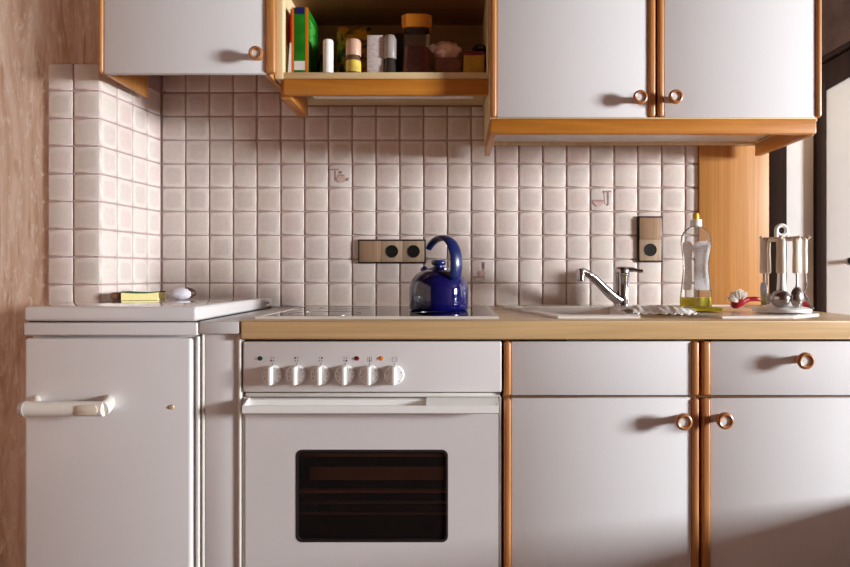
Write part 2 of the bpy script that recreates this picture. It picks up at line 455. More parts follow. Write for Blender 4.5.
relief('pot', [([(160, 185), (285, 185), (270, 365), (165, 365)], 'rel_b', .0012), ([(150, 170), (292, 168), (290, 192), (150, 192)], 'rel_a', .002),
    ([(222, 195), (246, 195), (246, 365), (222, 365)], 'rel_c', .0018), (ell(335, 330, 72, 62), 'rel_d', .0026), ([(275, 285), (300, 262), (370, 262), (402, 285)], 'rel_a', .003),
    (ell(334, 225, 16, 22), 'rel_a', .003), ([(400, 320), (430, 345), (438, 310), (455, 318), (445, 355), (415, 365), (392, 345)], 'rel_c', .002)])
relief('bowl', [([(110, 330), (300, 330), (265, 395), (225, 425), (185, 425), (140, 380)], 'rel_d', .0022), (ell(205, 328, 95, 16), 'rel_a', .0028),
    ([(290, 170), (410, 165), (408, 190), (292, 195)], 'rel_a', .0018), ([(300, 195), (405, 192), (398, 380), (310, 380)], 'rel_b', .0012), ([(345, 192), (372, 192), (370, 405), (348, 405)], 'rel_c', .0018)])
relief('bottle', [([(278, 125), (312, 125), (310, 240), (380, 265), (385, 310), (345, 405), (300, 405), (295, 330), (285, 240)], 'rel_b', .0016), ([(280, 125), (304, 125), (304, 240), (284, 245)], 'rel_a', .0024),
    (ell(265, 300, 55, 42), 'rel_d', .0022), (ell(200, 365, 85, 16), 'rel_a', .0026), (ell(205, 390, 62, 22), 'rel_b', .002)])

# right-hand side: grained panel, dark timbers and a white door leaf
p = struct(box('trim_1', PX(699, -0.008), RX - 0.001, -0.012, 0.003, 0.875, ZC + 0.9, M['panel_z'], b=0.001))
def WXZ(px, py, y=-0.004): return (PX(px, y), PZ(py, y))
def timber(name, pts, th, mat):
    bm = bmesh.new(); bm_prism(bm, pts, 'y', 0.0035, -th); bmesh.ops.recalc_face_normals(bm, faces=bm.faces); bev(bm, 0.002, 2)
    return struct(finish(name, bm, mat))
def post(name, p0, p1, top, th=0.012):
    a, b = PX(p0, -th), PX(p1, -th)
    return timber(name, [(a, 0.001), (b, 0.001), (b, top), (a, top)], th, M['dark_wood'])
post('trim_2', 768.3, 787, CZ - 0.001)
post('trim_3', 816.5, 825.5, ZC + 0.62, 0.016)
# slanting beam and dark boarding above it
def slant(px): return 90.5 - (px - 825.5) * 0.56
timber('trim_4', [WXZ(814, slant(814)), WXZ(980, slant(980)), WXZ(980, slant(980) - 27), WXZ(814, slant(814) - 27)], 0.014, M['dark_wood'])
timber('trim_5', [WXZ(814, slant(814) - 36), WXZ(980, slant(980) - 36), WXZ(980, -170), WXZ(814, -170)], 0.006, M['dark_panel'])
timber('trim_6', [WXZ(814, slant(814) - 27.3), WXZ(980, slant(980) - 27.3), WXZ(980, slant(980) - 35.8), WXZ(814, slant(814) - 35.8)], 0.002, M['dark_wood'])
da = PX(826.5, -0.006)
door = timber('door_1', [(da, 0.02), (da + 0.5, 0.02), (da + 0.5, PZ(slant(826.5 + 0.5 * sc(-.006)) + .5, -.004)), (da, PZ(slant(826.5) + .5, -.004))], 0.006, M['white_paint'])
bm = bmesh.new()
hx, hz_ = PX(856, -0.03), PZ(261, -0.03)
bm_lathe(bm, [(0, 0), (0.012, 0), (0.012, 0.005), (0.007, 0.007), (0.007, 0.035), (0, 0.035)], (hx, -0.006, hz_), 16, M=TOCAM)
bm_tube(bm, [(hx + .006, -0.036, hz_), (hx - .010, -0.036, hz_), (hx - .022, -0.036, hz_)], [0.007, 0.007, 0.005], 10)
finish('door_handle', bm, M['black'], door)

# ------------------------------------------------------------------ knobs
def knob(x, z, y, parent):
    prof = [(0, 0), (0.0095, 0), (0.0085, 0.010), (0.0095, 0.018), (0.0165, 0.023), (0.0195, 0.029), (0.0185, 0.034), (0.0145, 0.0365), (0.0105, 0.0345), (0.0095, 0.032), (0.0095, 0.0315), (0, 0.0325)]
    return lathe('knob', prof, (x, y, z), [M['knob'], M['plastic_w']], parent, 24, M=TOCAM, mis=[0] * 9 + [1, 1], label='turned wooden knob with a white centre')
FB = -0.600              # face of the base fronts
FU = -0.354              # face of the wall cupboard doors

# ------------------------------------------------------------------ base cupboards
def base_cupboard(label, xl, xr, strips, knobs):
    t = thing('base_cabinet', label, 'cabinet', ((xl + xr) / 2, -0.3, 0.0), 'white base cupboards under the worktop')
    bm = bmesh.new()
    bm_box(bm, xl, xl + 0.016, FB + 0.021, -0.02, 0.10, 0.826); bm_box(bm, xr - 0.016, xr, FB + 0.021, -0.02, 0.10, 0.826)
    bm_box(bm, xl + 0.016, xr - 0.016, FB + 0.021, -0.02, 0.10, 0.116); bm_box(bm, xl + 0.016, xr - 0.016, -0.03, -0.02, 0.116, 0.826)
    bm_box(bm, xl + 0.016, xr - 0.016, FB + 0.021, FB + 0.04, 0.68, 0.70)
    finish('body', bm, M['inner_brown'], t, smooth=0)
    box('plinth', xl, xr, FB + 0.06, FB + 0.075, 0.0, 0.0995, M['dark_wood'], t, b=0)
    (sl0, sl1), (sr0, sr1) = strips
    for nm, za, zb in (('drawer_front', PZ(395.5, FB), PZ(341.5, FB)), ('door', 0.11, PZ(398.3, FB))):
        d = box(nm, sl1 + 0.0003, sr0 - 0.0003, FB + 0.002, FB + 0.02, za, zb, M['laminate'], t, b=0.0025)
        for a, b in ((sl0, sl1), (sr0, sr1)):
            box('edge_strip', a, b, FB - 0.003, FB + 0.02, za, zb, M['strip_z'], d, b=0.005, seg=3)
        for kx, kz, which in knobs:
            if which == nm: knob(kx, kz, FB + 0.002, d)
    return t
base_cupboard('white base cupboard next to the oven, plain drawer front without a knob', 0.1115, 0.5635,
    ((PX(504, FB), PX(511, FB)), (PX(692, FB), PX(699, FB))), [(PX(684, FB - .03), PZ(422, FB - .03), 'door')])
base_cupboard('white base cupboard at the right end, its drawer has a round wooden knob', 0.5655, RX - 0.001,
    ((PX(702, FB), PX(710.5, FB)), (RX - 0.02, RX - 0.002)), [(PX(725.5, FB - .03), PZ(421, FB - .03), 'door'), (PX(806, FB - .03), PZ(361, FB - .03), 'drawer_front')])

# ------------------------------------------------------------------ worktop (with the basin cut-out)
ZT = ZC - 0.106
basin_in = [(.185, -.16), (.268, -.515), (.418, -.515), (.50, -.16), (.48, -.125), (.21, -.125)]
cen = Vector((.344, -.32))
def scale_poly(P, f): return [(cen.x + (x - cen.x) * f, cen.y + (y - cen.y) * f) for x, y in P]
bm = bmesh.new()
bm_plate_hole(bm, [(PX(240.7, -.613), -.006), (PX(240.7, -.613), -.613), (RX - 0.001, -.613), (RX - 0.001, -.006)], scale_poly(basin_in, 1.05), 'z', ZT, ZT - 0.0433)
fe = [e for e in bm.edges if all(abs(v.co.y + .613) < 1e-5 for v in e.verts) and len(e.link_faces) == 2]
bev(bm, 0.004, 3, fe)
tag(finish('worktop', bm, M['worktop']), 'pale beech worktop running over the oven and base cupboards', 'worktop')

# ------------------------------------------------------------------ oven
OX0, OX1 = PX(243.5, FB), PX(501.5, FB)
ov = thing('oven', 'white built-in oven with six round control knobs and dark window', 'oven', ((OX0 + OX1) / 2, -0.3, 0.0))
bm = bmesh.new()
wx0, wx1, wz0, wz1 = PX(296, FB), PX(448, FB), PZ(542, FB), PZ(449.5, FB)
bm_box(bm, OX0 + .004, OX0 + .03, FB + .022, -0.03, 0.08, 0.8255); bm_box(bm, OX1 - .03, OX1 - .004, FB + .022, -0.03, 0.08, 0.8255)
bm_box(bm, OX0 + .03, OX1 - .03, FB + .022, -0.03, 0.67, 0.8255); bm_box(bm, OX0 + .03, OX1 - .03, FB + .022, -0.03, 0.08, 0.22)
bm_box(bm, OX0 + .03, OX1 - .03, -0.06, -0.03, 0.22, 0.67)
finish('body', bm, M['seal'], ov, smooth=0)
bm = bmesh.new(); cx0, cx1, cz0, cz1 = OX0 + .06, OX1 - .06, 0.24, 0.655
bm_box(bm, cx0 - .01, cx0, FB + .0225, -0.10, cz0, cz1); bm_box(bm, cx1, cx1 + .01, FB + .03, -0.10, cz0, cz1)
bm_box(bm, cx0, cx1, FB + .03, -0.10, cz0 - .01, cz0); bm_box(bm, cx0, cx1, FB + .03, -0.10, cz1, cz1 + .01); bm_box(bm, cx0, cx1, -0.10, -0.09, cz0, cz1)
finish('cavity', bm, M['oven_dark'], ov, smooth=0)
def orack(name, py, y, th, mat):
    z = PZ(py, y); box(name, cx0 + .002, cx1 - .002, y, y + .01, z - th / 2, z + th / 2, mat, ov, b=0)
orack('rail', 455, FB + .0225, .008, M['oven_brown']); orack('rail', 491.5, FB + .0225, .007, M['oven_brown'])  # brown strips imitating streaks reflected in the oven glass
orack('rack_bar', 503, FB + .075, .003, M['oven_brown']); orack('rack_bar', 514, FB + .036, .003, M['oven_brown'])
box('glass_reflection_plate', wx0 + .02, wx1 - .01, FB + .05, FB + .056, PZ(480, FB + .05), PZ(467, FB + .05), M['oven_brown'], ov, b=0)  # brown plate imitating a rectangular reflection in the oven glass
pan = box('control_panel', OX0, OX1, FB - .003, FB + .02, PZ(392, FB), PZ(341.5, FB), M['enamel'], ov, b=0.003, seg=3)
box('seal_strip', OX0 + .002, OX1 - .002, FB + .006, FB + .02, PZ(397.5, FB), PZ(393.4, FB), M['enamel_rail'], ov, b=0.002)
bm = bmesh.new()
bm_plate_hole(bm, [(PX(245.5, FB), 0.12), (PX(498.5, FB), 0.12), (PX(498.5, FB), PZ(398.5, FB)), (PX(245.5, FB), PZ(398.5, FB))], rrect(wx0, wx1, wz0, wz1, 0.014), 'y', FB - .001, FB + .019)
odoor = finish('oven_door', bm, M['enamel'], ov, smooth=30)
prism('oven_window', rrect(wx0 - .0005, wx1 + .0005, wz0 - .0005, wz1 + .0005, 0.014), 'y', FB + .002, FB + .008, M['oven_glass'], odoor)
bm = bmesh.new(); bm_plate_hole(bm, rrect(wx0, wx1, wz0, wz1, 0.014), rrect(wx0 + .005, wx1 - .005, wz0 + .005, wz1 - .005, 0.011), 'y', FB - .0016, FB + .003)
finish('window_gasket', bm, M['seal'], odoor, smooth=0)
for a, b in ((241.6, 244.2), (499.5, 501.6)):
    box('side_trim', PX(a, FB), PX(b, FB), FB + .004, FB + .02, 0.08, PZ(398, FB), M['enamel_rail'], ov, b=0.0015)
# trough shaped handle ledge
HY = FB - .042; hz = lambda py: PZ(py, HY)
h0, h1 = PX(242, HY), PX(499, HY)
prof = [(FB - .0012, hz(403)), (FB - .0012, hz(414)), (HY + .004, hz(414.3)), (HY, hz(413)), (HY + .002, hz(406.2)), (HY + .006, hz(406)), (HY + .010, hz(409.5)), (FB - .012, hz(409.5)), (FB - .008, hz(403))]
bm = bmesh.new(); bm_prism(bm, prof, 'x', h0 + .004, h1 - .004)
end = [(FB - .0012, hz(401)), (FB - .0012, hz(414)), (HY + .004, hz(414.3)), (HY, hz(413)), (HY + .002, hz(405.5))]
bm_prism(bm, end, 'x', h0, h0 + .0042); bm_prism(bm, [(FB - .0012, hz(401)), (FB - .0012, hz(409)), (HY + .002, hz(409)), (HY + .002, hz(405.8))], 'x', PX(426, HY), h1 - .003); bm_prism(bm, end, 'x', h1 - .0042, h1)
finish('handle', bm, M['plastic_w'], odoor, smooth=20)
# knobs, print and lamps
PY = FB - .003
KX = [272.3, 296.4, 320.6, 345.2, 369.6, 394.4]
for i, kx in enumerate(KX):
    x, z = PX(kx, PY), PZ(374.8, PY); r = 0.0222
    k = lathe('control_knob', [(0, 0), (r + .0005, 0), (r, .006), (r - .0015, .0075), (0, .0078)], (x, PY, z), M['plastic_w'], pan, 28, M=TOCAM)
    bm = bmesh.new(); bm_prism(bm, [(x - .0050, PY - .006), (x + .0050, PY - .006), (x + .0034, PY - .0245), (x - .0034, PY - .0245)], 'z', z - .0205, z + .0205)
    bmesh.ops.recalc_face_normals(bm, faces=bm.faces); bev(bm, .0015, 2)
    finish('grip', bm, M['plastic_w'], k)
    bm = bmesh.new()
    angs = [-150, -115, -80, -45, 20, 45, 80, 115, 150] if i < 4 else ([60, 105, 150, -90, -60, -120] if i == 4 else [70, 140, -70, -140])
    for a in angs:
        ca = math.radians(a); cx, cz_ = x + .0175 * math.sin(ca), z + .0175 * math.cos(ca)
        bm_lathe(bm, [(0, 0), (.0013 if i < 5 else .002, 0), (.0011, .0004), (0, .0005)], (cx, PY - .0073, cz_), 8, M=TOCAM)
    finish('dial_marks', bm, M['mark'], k, kind='stuff')
    # printed symbol above
    sx, sz = PX(kx, PY), PZ(359.3, PY); bm = bmesh.new()
    def dot(dx, dz, rr): bm_lathe(bm, [(0, 0), (rr, 0), (rr, .0003), (0, .0003)], (sx + dx, PY + .0001, sz + dz), 10, M=TOCAM)
    def bar(xa, xb, za, zb): bm_box(bm, sx + xa, sx + xb, PY - .0003, PY + .0001, sz + za, sz + zb)
    bar(-.0006, .0006, -.0125, -.0085)
    if i < 4:
        big = [(-1, -1), (-1, 1), (1, 1), (1, -1)][i]
        for dx in (-1, 1):
            for dz in (-1, 1): dot(dx * .0028, dz * .0028, .0022 if (dx, dz) == big else .0012)
        for e in ((-.0052, .0052, .0050, .0053), (-.0052, .0052, -.0053, -.0050)): bar(*e)
    else:
        for e in ((-.005, .005, .0045, .005), (-.005, .005, -.005, -.0045), (-.005, -.0045, -.005, .005), (.0045, .005, -.005, .005)): bar(*e)
        if i == 4: bar(-.0006, .0006, -.003, .0035); dot(0, -.0028, .0014)
        else: bar(-.002, .002, .0022, .0028)
    finish('printed_symbol', bm, M['mark'], pan, smooth=0)
for px, rgb, nm in ((260, (16, 62, 48), 'green'), (356.6, (110, 14, 22), 'red'), (381, (214, 120, 30), 'orange')):
    lathe('indicator_lamp', [(0, .003), (.003, .0026), (.0055, .0005), (.0062, 0)][::-1], (PX(px, PY), PY, PZ(358.4, PY)), plain(nm + '_lens', rgb, .15), pan, 20, sy=.85, M=TOCAM, label=nm + ' indicator lamp')

# ------------------------------------------------------------------ hob
hx0, hx1, hy0, hy1 = PX(255, -.568), PX(498.8, -.568), -.568, -.058
hob = thing('hob', 'black ceramic glass hob with a pale metal rim set in the worktop', 'hob', ((hx0 + hx1) / 2, (hy0 + hy1) / 2, ZT))
bm = bmesh.new()
bm_plate_hole(bm, [(hx0, hy0), (hx1, hy0), (hx1, hy1), (hx0, hy1)], [(hx0 + .012, hy0 + .012), (hx1 - .012, hy0 + .012), (hx1 - .012, hy1 - .012), (hx0 + .012, hy1 - .012)], 'z', ZT + .0002, ZT + .0062)
finish('rim', bm, M['rim'], hob, smooth=30)
gl = box('glass_plate', hx0 + .0115, hx1 - .0115, hy0 + .0115, hy1 - .0115, ZT + .0003, ZT + .0055, M['hob_glass'], hob, b=0)
for cx, cy, r in ((-.33, -.45, .09), (-.04, -.45, .075), (-.33, -.18, .075), (-.04, -.18, .09)):
    lathe('cooking_ring', [(r - .0015, 0), (r - .0015, .0004), (r, .0004), (r, 0)], (cx, cy, ZT + .0055), M['hob_ring'], gl, 40)

# ------------------------------------------------------------------ kettle
KY = -.302; kc = Vector((PX(438.7, KY), KY, ZT + .0061))
ket = thing('kettle', 'glossy cobalt blue enamel kettle with hooked handle on the hob', 'kettle', kc)
lathe('body', [(0, 0), (.076, 0), (.0795, .002), (.0815, .008), (.0825, .02), (.0828, .045), (.0822, .062), (.0795, .074), (.0745, .085), (.067, .0945), (.0565, .1035), (.044, .1095), (.034, .1125), (.034, .1135), (0, .1135)], kc, M['blue'], ket, 64, smooth=50)
ld = lathe('lid', [(.033, .113), (.033, .1155), (.028, .118), (.016, .120), (0, .1205)], kc, M['blue'], ket, 40)
lathe('lid_knob', [(.012, .119), (.0125, .1225), (.0175, .125), (.0205, .129), (.0208, .133), (.0185, .1375), (.012, .1395), (0, .140)], kc, M['blue_h'], ld, 32)
d = Vector((.6, -.8, 0))
def KP(u, h): return kc + d * u + Vector((0, 0, h))
path = spline([KP(.070, .078), KP(.078, .100), KP(.082, .128), KP(.076, .160), (KP(.056, .187)), KP(.026, .1985), KP(-.006, .197), KP(-.032, .187), KP(-.049, .173)], 6)
n = len(path)
bm = bmesh.new()
side = Vector((.8, .6, 0))
rad = []; fl = []
for i in range(n):
    t = i / (n - 1)
    w = .0195 if t < .45 else .0195 - (t - .45) / .55 * .0095
    if t < .08: w = .012 + t / .08 * .0045
    rad.append(w); fl.append(.42 if t < .5 else .42 + (t - .5) * .7)
bm_tube(bm, path, rad, 16, fl, up=side)
finish('handle', bm, M['blue_h'], ket)
bm = bmesh.new(); e = d * -1
bm_tube(bm, [kc + e * .045 + Vector((0, 0, .088)), kc + e * .064 + Vector((0, 0, .103)), kc + e * .075 + Vector((0, 0, .115))], [.017, .013, .011], 20)
finish('spout', bm, M['blue'], ket)

# ------------------------------------------------------------------ sink and tap
ZS = ZT + .007
snk = thing('sink', 'cream enamel sink with angled basin and drainer beside the tap', 'sink', (.53, -.3, ZT))
basin_out = [(.145, -.13), (.244, -.555), (.44, -.555), (.56, -.14), (.56, -.035), (.17, -.035)]
bm = bmesh.new()
O0 = [bm.verts.new((x, y, ZT + .0003)) for x, y in basin_out]; O1 = [bm.verts.new((x, y, ZT + .005)) for x, y in basin_out]
ins = lambda P, f: scale_poly(P, f)
O2 = [bm.verts.new((x, y, ZS)) for x, y in ins(basin_out, .985)]
I1 = [bm.verts.new((x, y, ZS)) for x, y in ins(basin_in, 1.01)]; I2 = [bm.verts.new((x, y, ZS - .004)) for x, y in ins(basin_in, .99)]
I3 = [bm.verts.new((x, y, ZS - .145)) for x, y in ins(basin_in, .86)]; I4 = [bm.verts.new((x, y, ZS - .16)) for x, y in ins(basin_in, .78)]
for A, B in ((O0, O1), (O1, O2), (O2, I1), (I1, I2), (I2, I3), (I3, I4)):
    for i in range(6): bm.faces.new((A[i], A[(i + 1) % 6], B[(i + 1) % 6], B[i]))
bm.faces.new(I4)
bas = finish('basin', bm, M['sink'], snk, smooth=30)
lathe('drain', [(.0, .0), (.022, .0), (.022, .002), (.018, .003), (0, .001)], (cen.x, cen.y, ZS - .16), M['chrome'], bas, 24)
dr_out = [(.635, -.555), (.805, -.555), (.915, -.47), (.915, -.035), (.565, -.035), (.565, -.43)]
c2 = Vector((.74, -.29))
bm = bmesh.new()
def ring(f, z): return [bm.verts.new((c2.x + (x - c2.x) * f, c2.y + (y - c2.y) * f, z)) for x, y in dr_out]
R = [ring(1, ZT + .0003), ring(1, ZT + .006), ring(.985, ZS + .0005), ring(.94, ZS + .0005), ring(.92, ZS - .003)]
for A, B in zip(R, R[1:]):
    for i in range(6): bm.faces.new((A[i], A[(i + 1) % 6], B[(i + 1) % 6], B[i]))
bm.faces.new(R[-1]); bm.faces.new(R[0][::-1])
finish('drainer', bm, M['sink'], snk, smooth=30)
ZD = ZS - .003            # drainer surface

TY = -.078; tc_ = Vector((PX(622, TY), TY, ZS))
tap = thing('tap', 'chrome single-lever mixer tap behind the sink basin', 'tap', tc_)
tb = lathe('body', [(0, .0), (.0245, .0), (.0245, .006), (.0225, .010), (.0222, .090), (.0232, .093), (.0232, .097), (0, .0971)], tc_, M['chrome'], tap, 40)
cap = lathe('lever_cap', [(.0228, .0973), (.0235, .100), (.0235, .116), (.021, .1205), (.012, .123), (0, .1235)], tc_, M['chrome'], tap, 40)
bm = bmesh.new(); a = tc_
bm_tube(bm, spline([a + Vector((.012, -.012, .113)), a + Vector((.026, -.016, .113)), a + Vector((.040, -.02, .111)), a + Vector((.052, -.024, .108)), a + Vector((.058, -.026, .109))], 4), [.009] * 2 + [.0075] * 4 + [.006] * 5 + [.0055] * 4 + [.006] * 2, 12, .6)
finish('lever', bm, M['chrome'], cap)
sp = Vector((-.9, -.43, 0))
def TP(u, h): return tc_ + sp * u + Vector((0, 0, h))
pth = spline([TP(.012, .016), TP(.038, .030), TP(.070, .054), TP(.105, .082), TP(.134, .1005), TP(.156, .109)], 5)
bm = bmesh.new(); nn = len(pth)
bm_tube(bm, pth, [.0165 - .0065 * min(1, i / (nn - 1) * 1.1) for i in range(nn)], 16, 1.15)
spo = finish('spout', bm, M['chrome'], tap)
lathe('aerator', [(0, .077), (.0105, .077), (.0125, .079), (.0128, .108), (.011, .115), (0, .117)], tc_ + sp * .161, M['chrome'], spo, 24)

# ------------------------------------------------------------------ white slow-combustion stove on the left
SF = -.615
def SXp(px): return PX(px, -.611)
sx0, sx1 = SXp(25), SXp(197.5)
st = thing('side_stove', 'white enamel lidded stove with a bar handle in the left corner', 'stove', ((sx0 + sx1) / 2, -.32, 0))
def stove_outline(xl, xr, yf, xb): return [(xl, yf), (xr, yf), (xr, -.036), (xb, -.036), (xb, -.287), (xl, -.335)]
zl = lambda py: PZ(py, -.613)
prism('lid', stove_outline(sx0, sx1, -.617, -.955), 'z', zl(321.4), zl(306.3), M['enamel_gloss'], st, bv=.008, seg=4)
prism('hob_frame', stove_outline(SXp(24.5), SXp(198), -.615, -.955), 'z', zl(335.6), zl(322.6), M['enamel'], st, bv=.004, seg=3)
prism('body', stove_outline(SXp(27.5), SXp(197), -.594, -.955), 'z', .06, zl(336), M['enamel'], st, bv=.002)
prism('gasket', stove_outline(SXp(26.5), SXp(196), -.604, -.958), 'z', zl(323), zl(321), M['seal'], st)
sd = box('stove_door', SXp(26.5), SXp(192.5), -.619, -.600, .12, zl(338), M['enamel'], st, b=.007, seg=4)
box('base', SXp(30), SXp(195), -.58, -.06, 0, .0595, M['seal'], st, b=0)
tube('corner_rail', [(SXp(196.2), -.601, .07), (SXp(196.2), -.601, zl(337))], .0045, M['enamel_rail'], st, 12)
0 and tube('corner_rail', [(SXp(199.6), -.592, .07), (SXp(199.6), -.592, zl(337))], .004, M['enamel_rail'], st, 12)
lathe('rivet', [(0, .003), (.004, .0026), (.0062, 0)][::-1], (PX(172, -.619), -.6189, PZ(407, -.619)), plain('brass', (206, 170, 130), .4, .0), sd, 14, M=TOCAM)
lathe('lid_screw', [(0, .001), (.0035, .001), (.0035, 0)][::-1], (sx1, -.085, zl(306.3) - .017), M['brown_frame'], st, 10, M=Matrix(((0, 0, 1), (0, 1, 0), (-1, 0, 0))))
HYs = -.658
hzc = PZ(408.8, HYs)
xa, xb = PX(19, HYs), PX(103, HYs)
h = base_obj('handle', None, st, (xa, HYs, hzc)) if False else None
bm = bmesh.new(); N = 5
bm_tube(bm, [(PX(26, HYs), HYs, hzc), (PX(104, HYs), HYs, hzc)], .0168, 20, .8)
bm_tube(bm, spline([(PX(103.5, HYs), HYs, hzc), (PX(106, -.65), -.650, hzc + .002), (PX(108.5, -.632), -.632, hzc + .005), (PX(109, -.6195), -.6195, hzc + .007)], 4), [.0165] * 9 + [.0165, .0165, .0165, .0165], 16, .75)
bm_tube(bm, [(PX(34, HYs), HYs + .004, hzc + .004), (PX(36, -.6195), -.6195, hzc + .010)], .012, 14, .8)
hd = finish('handle', bm, M['plastic_c'], sd, smooth=40)
bm = bmesh.new()
xe = PX(26, HYs)
bm_tube(bm, [(xe, HYs, hzc), (xe - .006, HYs, hzc), (xe - .012, HYs, hzc), (xe - .0155, HYs, hzc), (xe - .017, HYs, hzc)], [.0172, .0170, .0145, .009, .003], 20, .85)
bm2 = bm; finish('handle_cap', bm2, M['plastic_g'], sd)
prism('latch_button', rrect(PX(80, HYs), PX(101, HYs), hzc - .0105, hzc + .0105, .010), 'y', HYs - .0155, HYs - .009, M['plastic_b'], sd, bv=.0015)

# filler unit between the stove and the oven
fx0, fx1 = SXp(199), SXp(236.6)
fl_ = thing('filler_unit', 'narrow pale filler panel between the side stove and the oven', 'panel', ((fx0 + fx1) / 2, -.3, 0))
box('panel', fx0 + .008, fx1, -.598, -.05, 0.0, zl(334.5), M['enamel'], fl_, b=.002)
box('cover', SXp(199), SXp(239), -.612, -.02, zl(334), zl(321.5), M['enamel_grey'], fl_, b=.003)
box('edge_trim', fx1 + .0005, SXp(239.4), -.603, -.05, 0.0, zl(334.5), M['enamel_rail'], fl_, b=.002)
tube('corner_bead', [(fx0 + .004, -.597, .02), (fx0 + .004, -.597, zl(334.6))], .0035, M['enamel_rail'], fl_, 10)

# ------------------------------------------------------------------ wall cupboards
def upper_door(t, a, b, zb, zt, sl, sr, kn):
    d = box('door', a, b, FU + .002, FU + .02, zb, zt, M['laminate'], t, b=.003)
    for s0, s1 in (sl, sr):
        box('edge_strip', s0, s1, FU - .003, FU + .02, zb + .0005, zt, M['strip_z'], d, b=.006, seg=3)
    knob(kn[0], kn[1], FU + .002, d)
UZT = ZC + 0.96
ux = lambda px: PX(px, FU)
uz = lambda py: PZ(py, FU)
ur = thing('wall_cabinet', 'white two-door wall cupboard with orange wood rail, above the sink', 'cabinet', ((ux(490) + ux(822)) / 2, FU / 2, uz(134)))
xl, xr = ux(490), ux(822)
bm = bmesh.new()
bm_box(bm, xl, xl + .016, FU + .021, -.006, uz(119), UZT); bm_box(bm, xr - .016, xr, FU + .021, -.014, uz(119), UZT)
bm_box(bm, xl + .016, xr - .016, FU + .021, -.014, UZT - .016, UZT); bm_box(bm, xl + .016, xr - .016, -.02, -.014, uz(119), UZT - .016)
finish('body', bm, M['cream_side'], ur, smooth=0)
box('bottom_board', xl + .0165, xr - .0165, FU + .019, -.021, ZC + .4287, ZC + .4437, M['white_paint'], ur, b=.001)
box('bottom_edge', xl, ux(816), FU - .001, FU + .0185, uz(119.2) + .0002, uz(117.4), M['cream_board'], ur, b=.001)
prism('front_rail', [(xl, FU - .004), (ux(816), FU - .004), (ux(816), FU + .016), (xl, FU + .016)], 'z', uz(134.2), uz(119.3), M['trim_x'], ur, bv=.004, seg=3)
for bx0, bx1 in ((xl + .0003, xl + .017), (xr - .030, xr - .012)):
    br = box('bracket', bx0, bx1, FU + .0165, -.045, uz(134.2), uz(119.3) - .0005, M['bracket_y'], ur, b=.0015)
    xi = bx1 + .0005 if bx0 < .5 else bx0 - .0005
    s = 1 if bx0 < .5 else -1
    lathe('screw', [(0, .001), (.004, .001), (.004, 0)][::-1], (xi - s * .0007, FU + .05, uz(128)), M['steel'], br, 10, M=Matrix(((0, 0, s), (0, 1, 0), (-s, 0, 0))))
upper_door(ur, ux(497), ux(648.2), uz(117.2), UZT, (ux(490.5), ux(496.8)), (ux(648.4), ux(655.6)), (PX(640.5, FU - .03), PZ(97, FU - .03)))
upper_door(ur, ux(664.4), ux(816), uz(117.2), UZT, (ux(657.8), ux(664.2)), (ux(816.2), ux(822)), (PX(676, FU - .03), PZ(96.5, FU - .03)))

ul = thing('wall_cabinet', 'white single-door wall cupboard above the lidded stove', 'cabinet', (ux(185), FU / 2, uz(73)))
lx0, lx1 = -.955, -.506
bm = bmesh.new()
bm_box(bm, lx0, lx0 + .012, FU + .021, -.13, uz(73.2), UZT); bm_box(bm, lx1 - .016, lx1, FU + .021, -.006, uz(73.2), UZT)
bm_box(bm, lx0 + .012, lx1 - .016, FU + .021, -.006, UZT - .016, UZT); bm_box(bm, lx0 + .012, lx1 - .016, FU + .021, -.006, ZC + .665, ZC + .681)
finish('body', bm, M['panel_z'], ul, smooth=0)
upper_door(ul, ux(103.2), ux(265), uz(73), UZT, (ux(98.5), ux(103)), (ux(265.2), ux(275)), (PX(255.5, FU - .03), PZ(53, FU - .03)))

# open shelf
OYF = -.294
oz = lambda py: PZ(py, OYF)
sh = thing('open_shelf', 'open wooden wall shelf with orange front rail, above the hob', 'shelf', (-.2, OYF / 2, ZC + .493))
ix0, ix1 = -.481, .0935
FLZ = ZC + .5645
for nm, a in (('left', (-.5025, ix0)), ('right', (ix1 - .004, ix1))):
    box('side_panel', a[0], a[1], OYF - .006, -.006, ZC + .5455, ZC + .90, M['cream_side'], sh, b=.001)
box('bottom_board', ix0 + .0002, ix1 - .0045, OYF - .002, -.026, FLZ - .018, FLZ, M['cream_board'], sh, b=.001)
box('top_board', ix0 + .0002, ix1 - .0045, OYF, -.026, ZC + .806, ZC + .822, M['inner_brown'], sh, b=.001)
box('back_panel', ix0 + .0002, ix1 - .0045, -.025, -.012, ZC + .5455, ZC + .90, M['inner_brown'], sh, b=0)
prism('front_rail', [(PX(283.5, OYF), OYF - .004), (ix1 - .0005, OYF - .004), (ix1 - .0005, OYF + .014), (PX(283.5, OYF), OYF + .014)], 'z', oz(95.4), oz(78.8), M['trim_x'], sh, bv=.005, seg=3)
prism('bracket', [(OYF + .0145, ZC + .494), (-.085, ZC + .494), (-.085, ZC + .5450), (OYF + .0145, ZC + .5450)], 'x', -.492, -.462, M['bracket_y'], sh, bv=.0015)
box('light_housing', PX(313, -.25), PX(474, -.25), -.262, -.235, ZC + .506, ZC + .546, M['plastic_w'], sh, b=.005, seg=3)

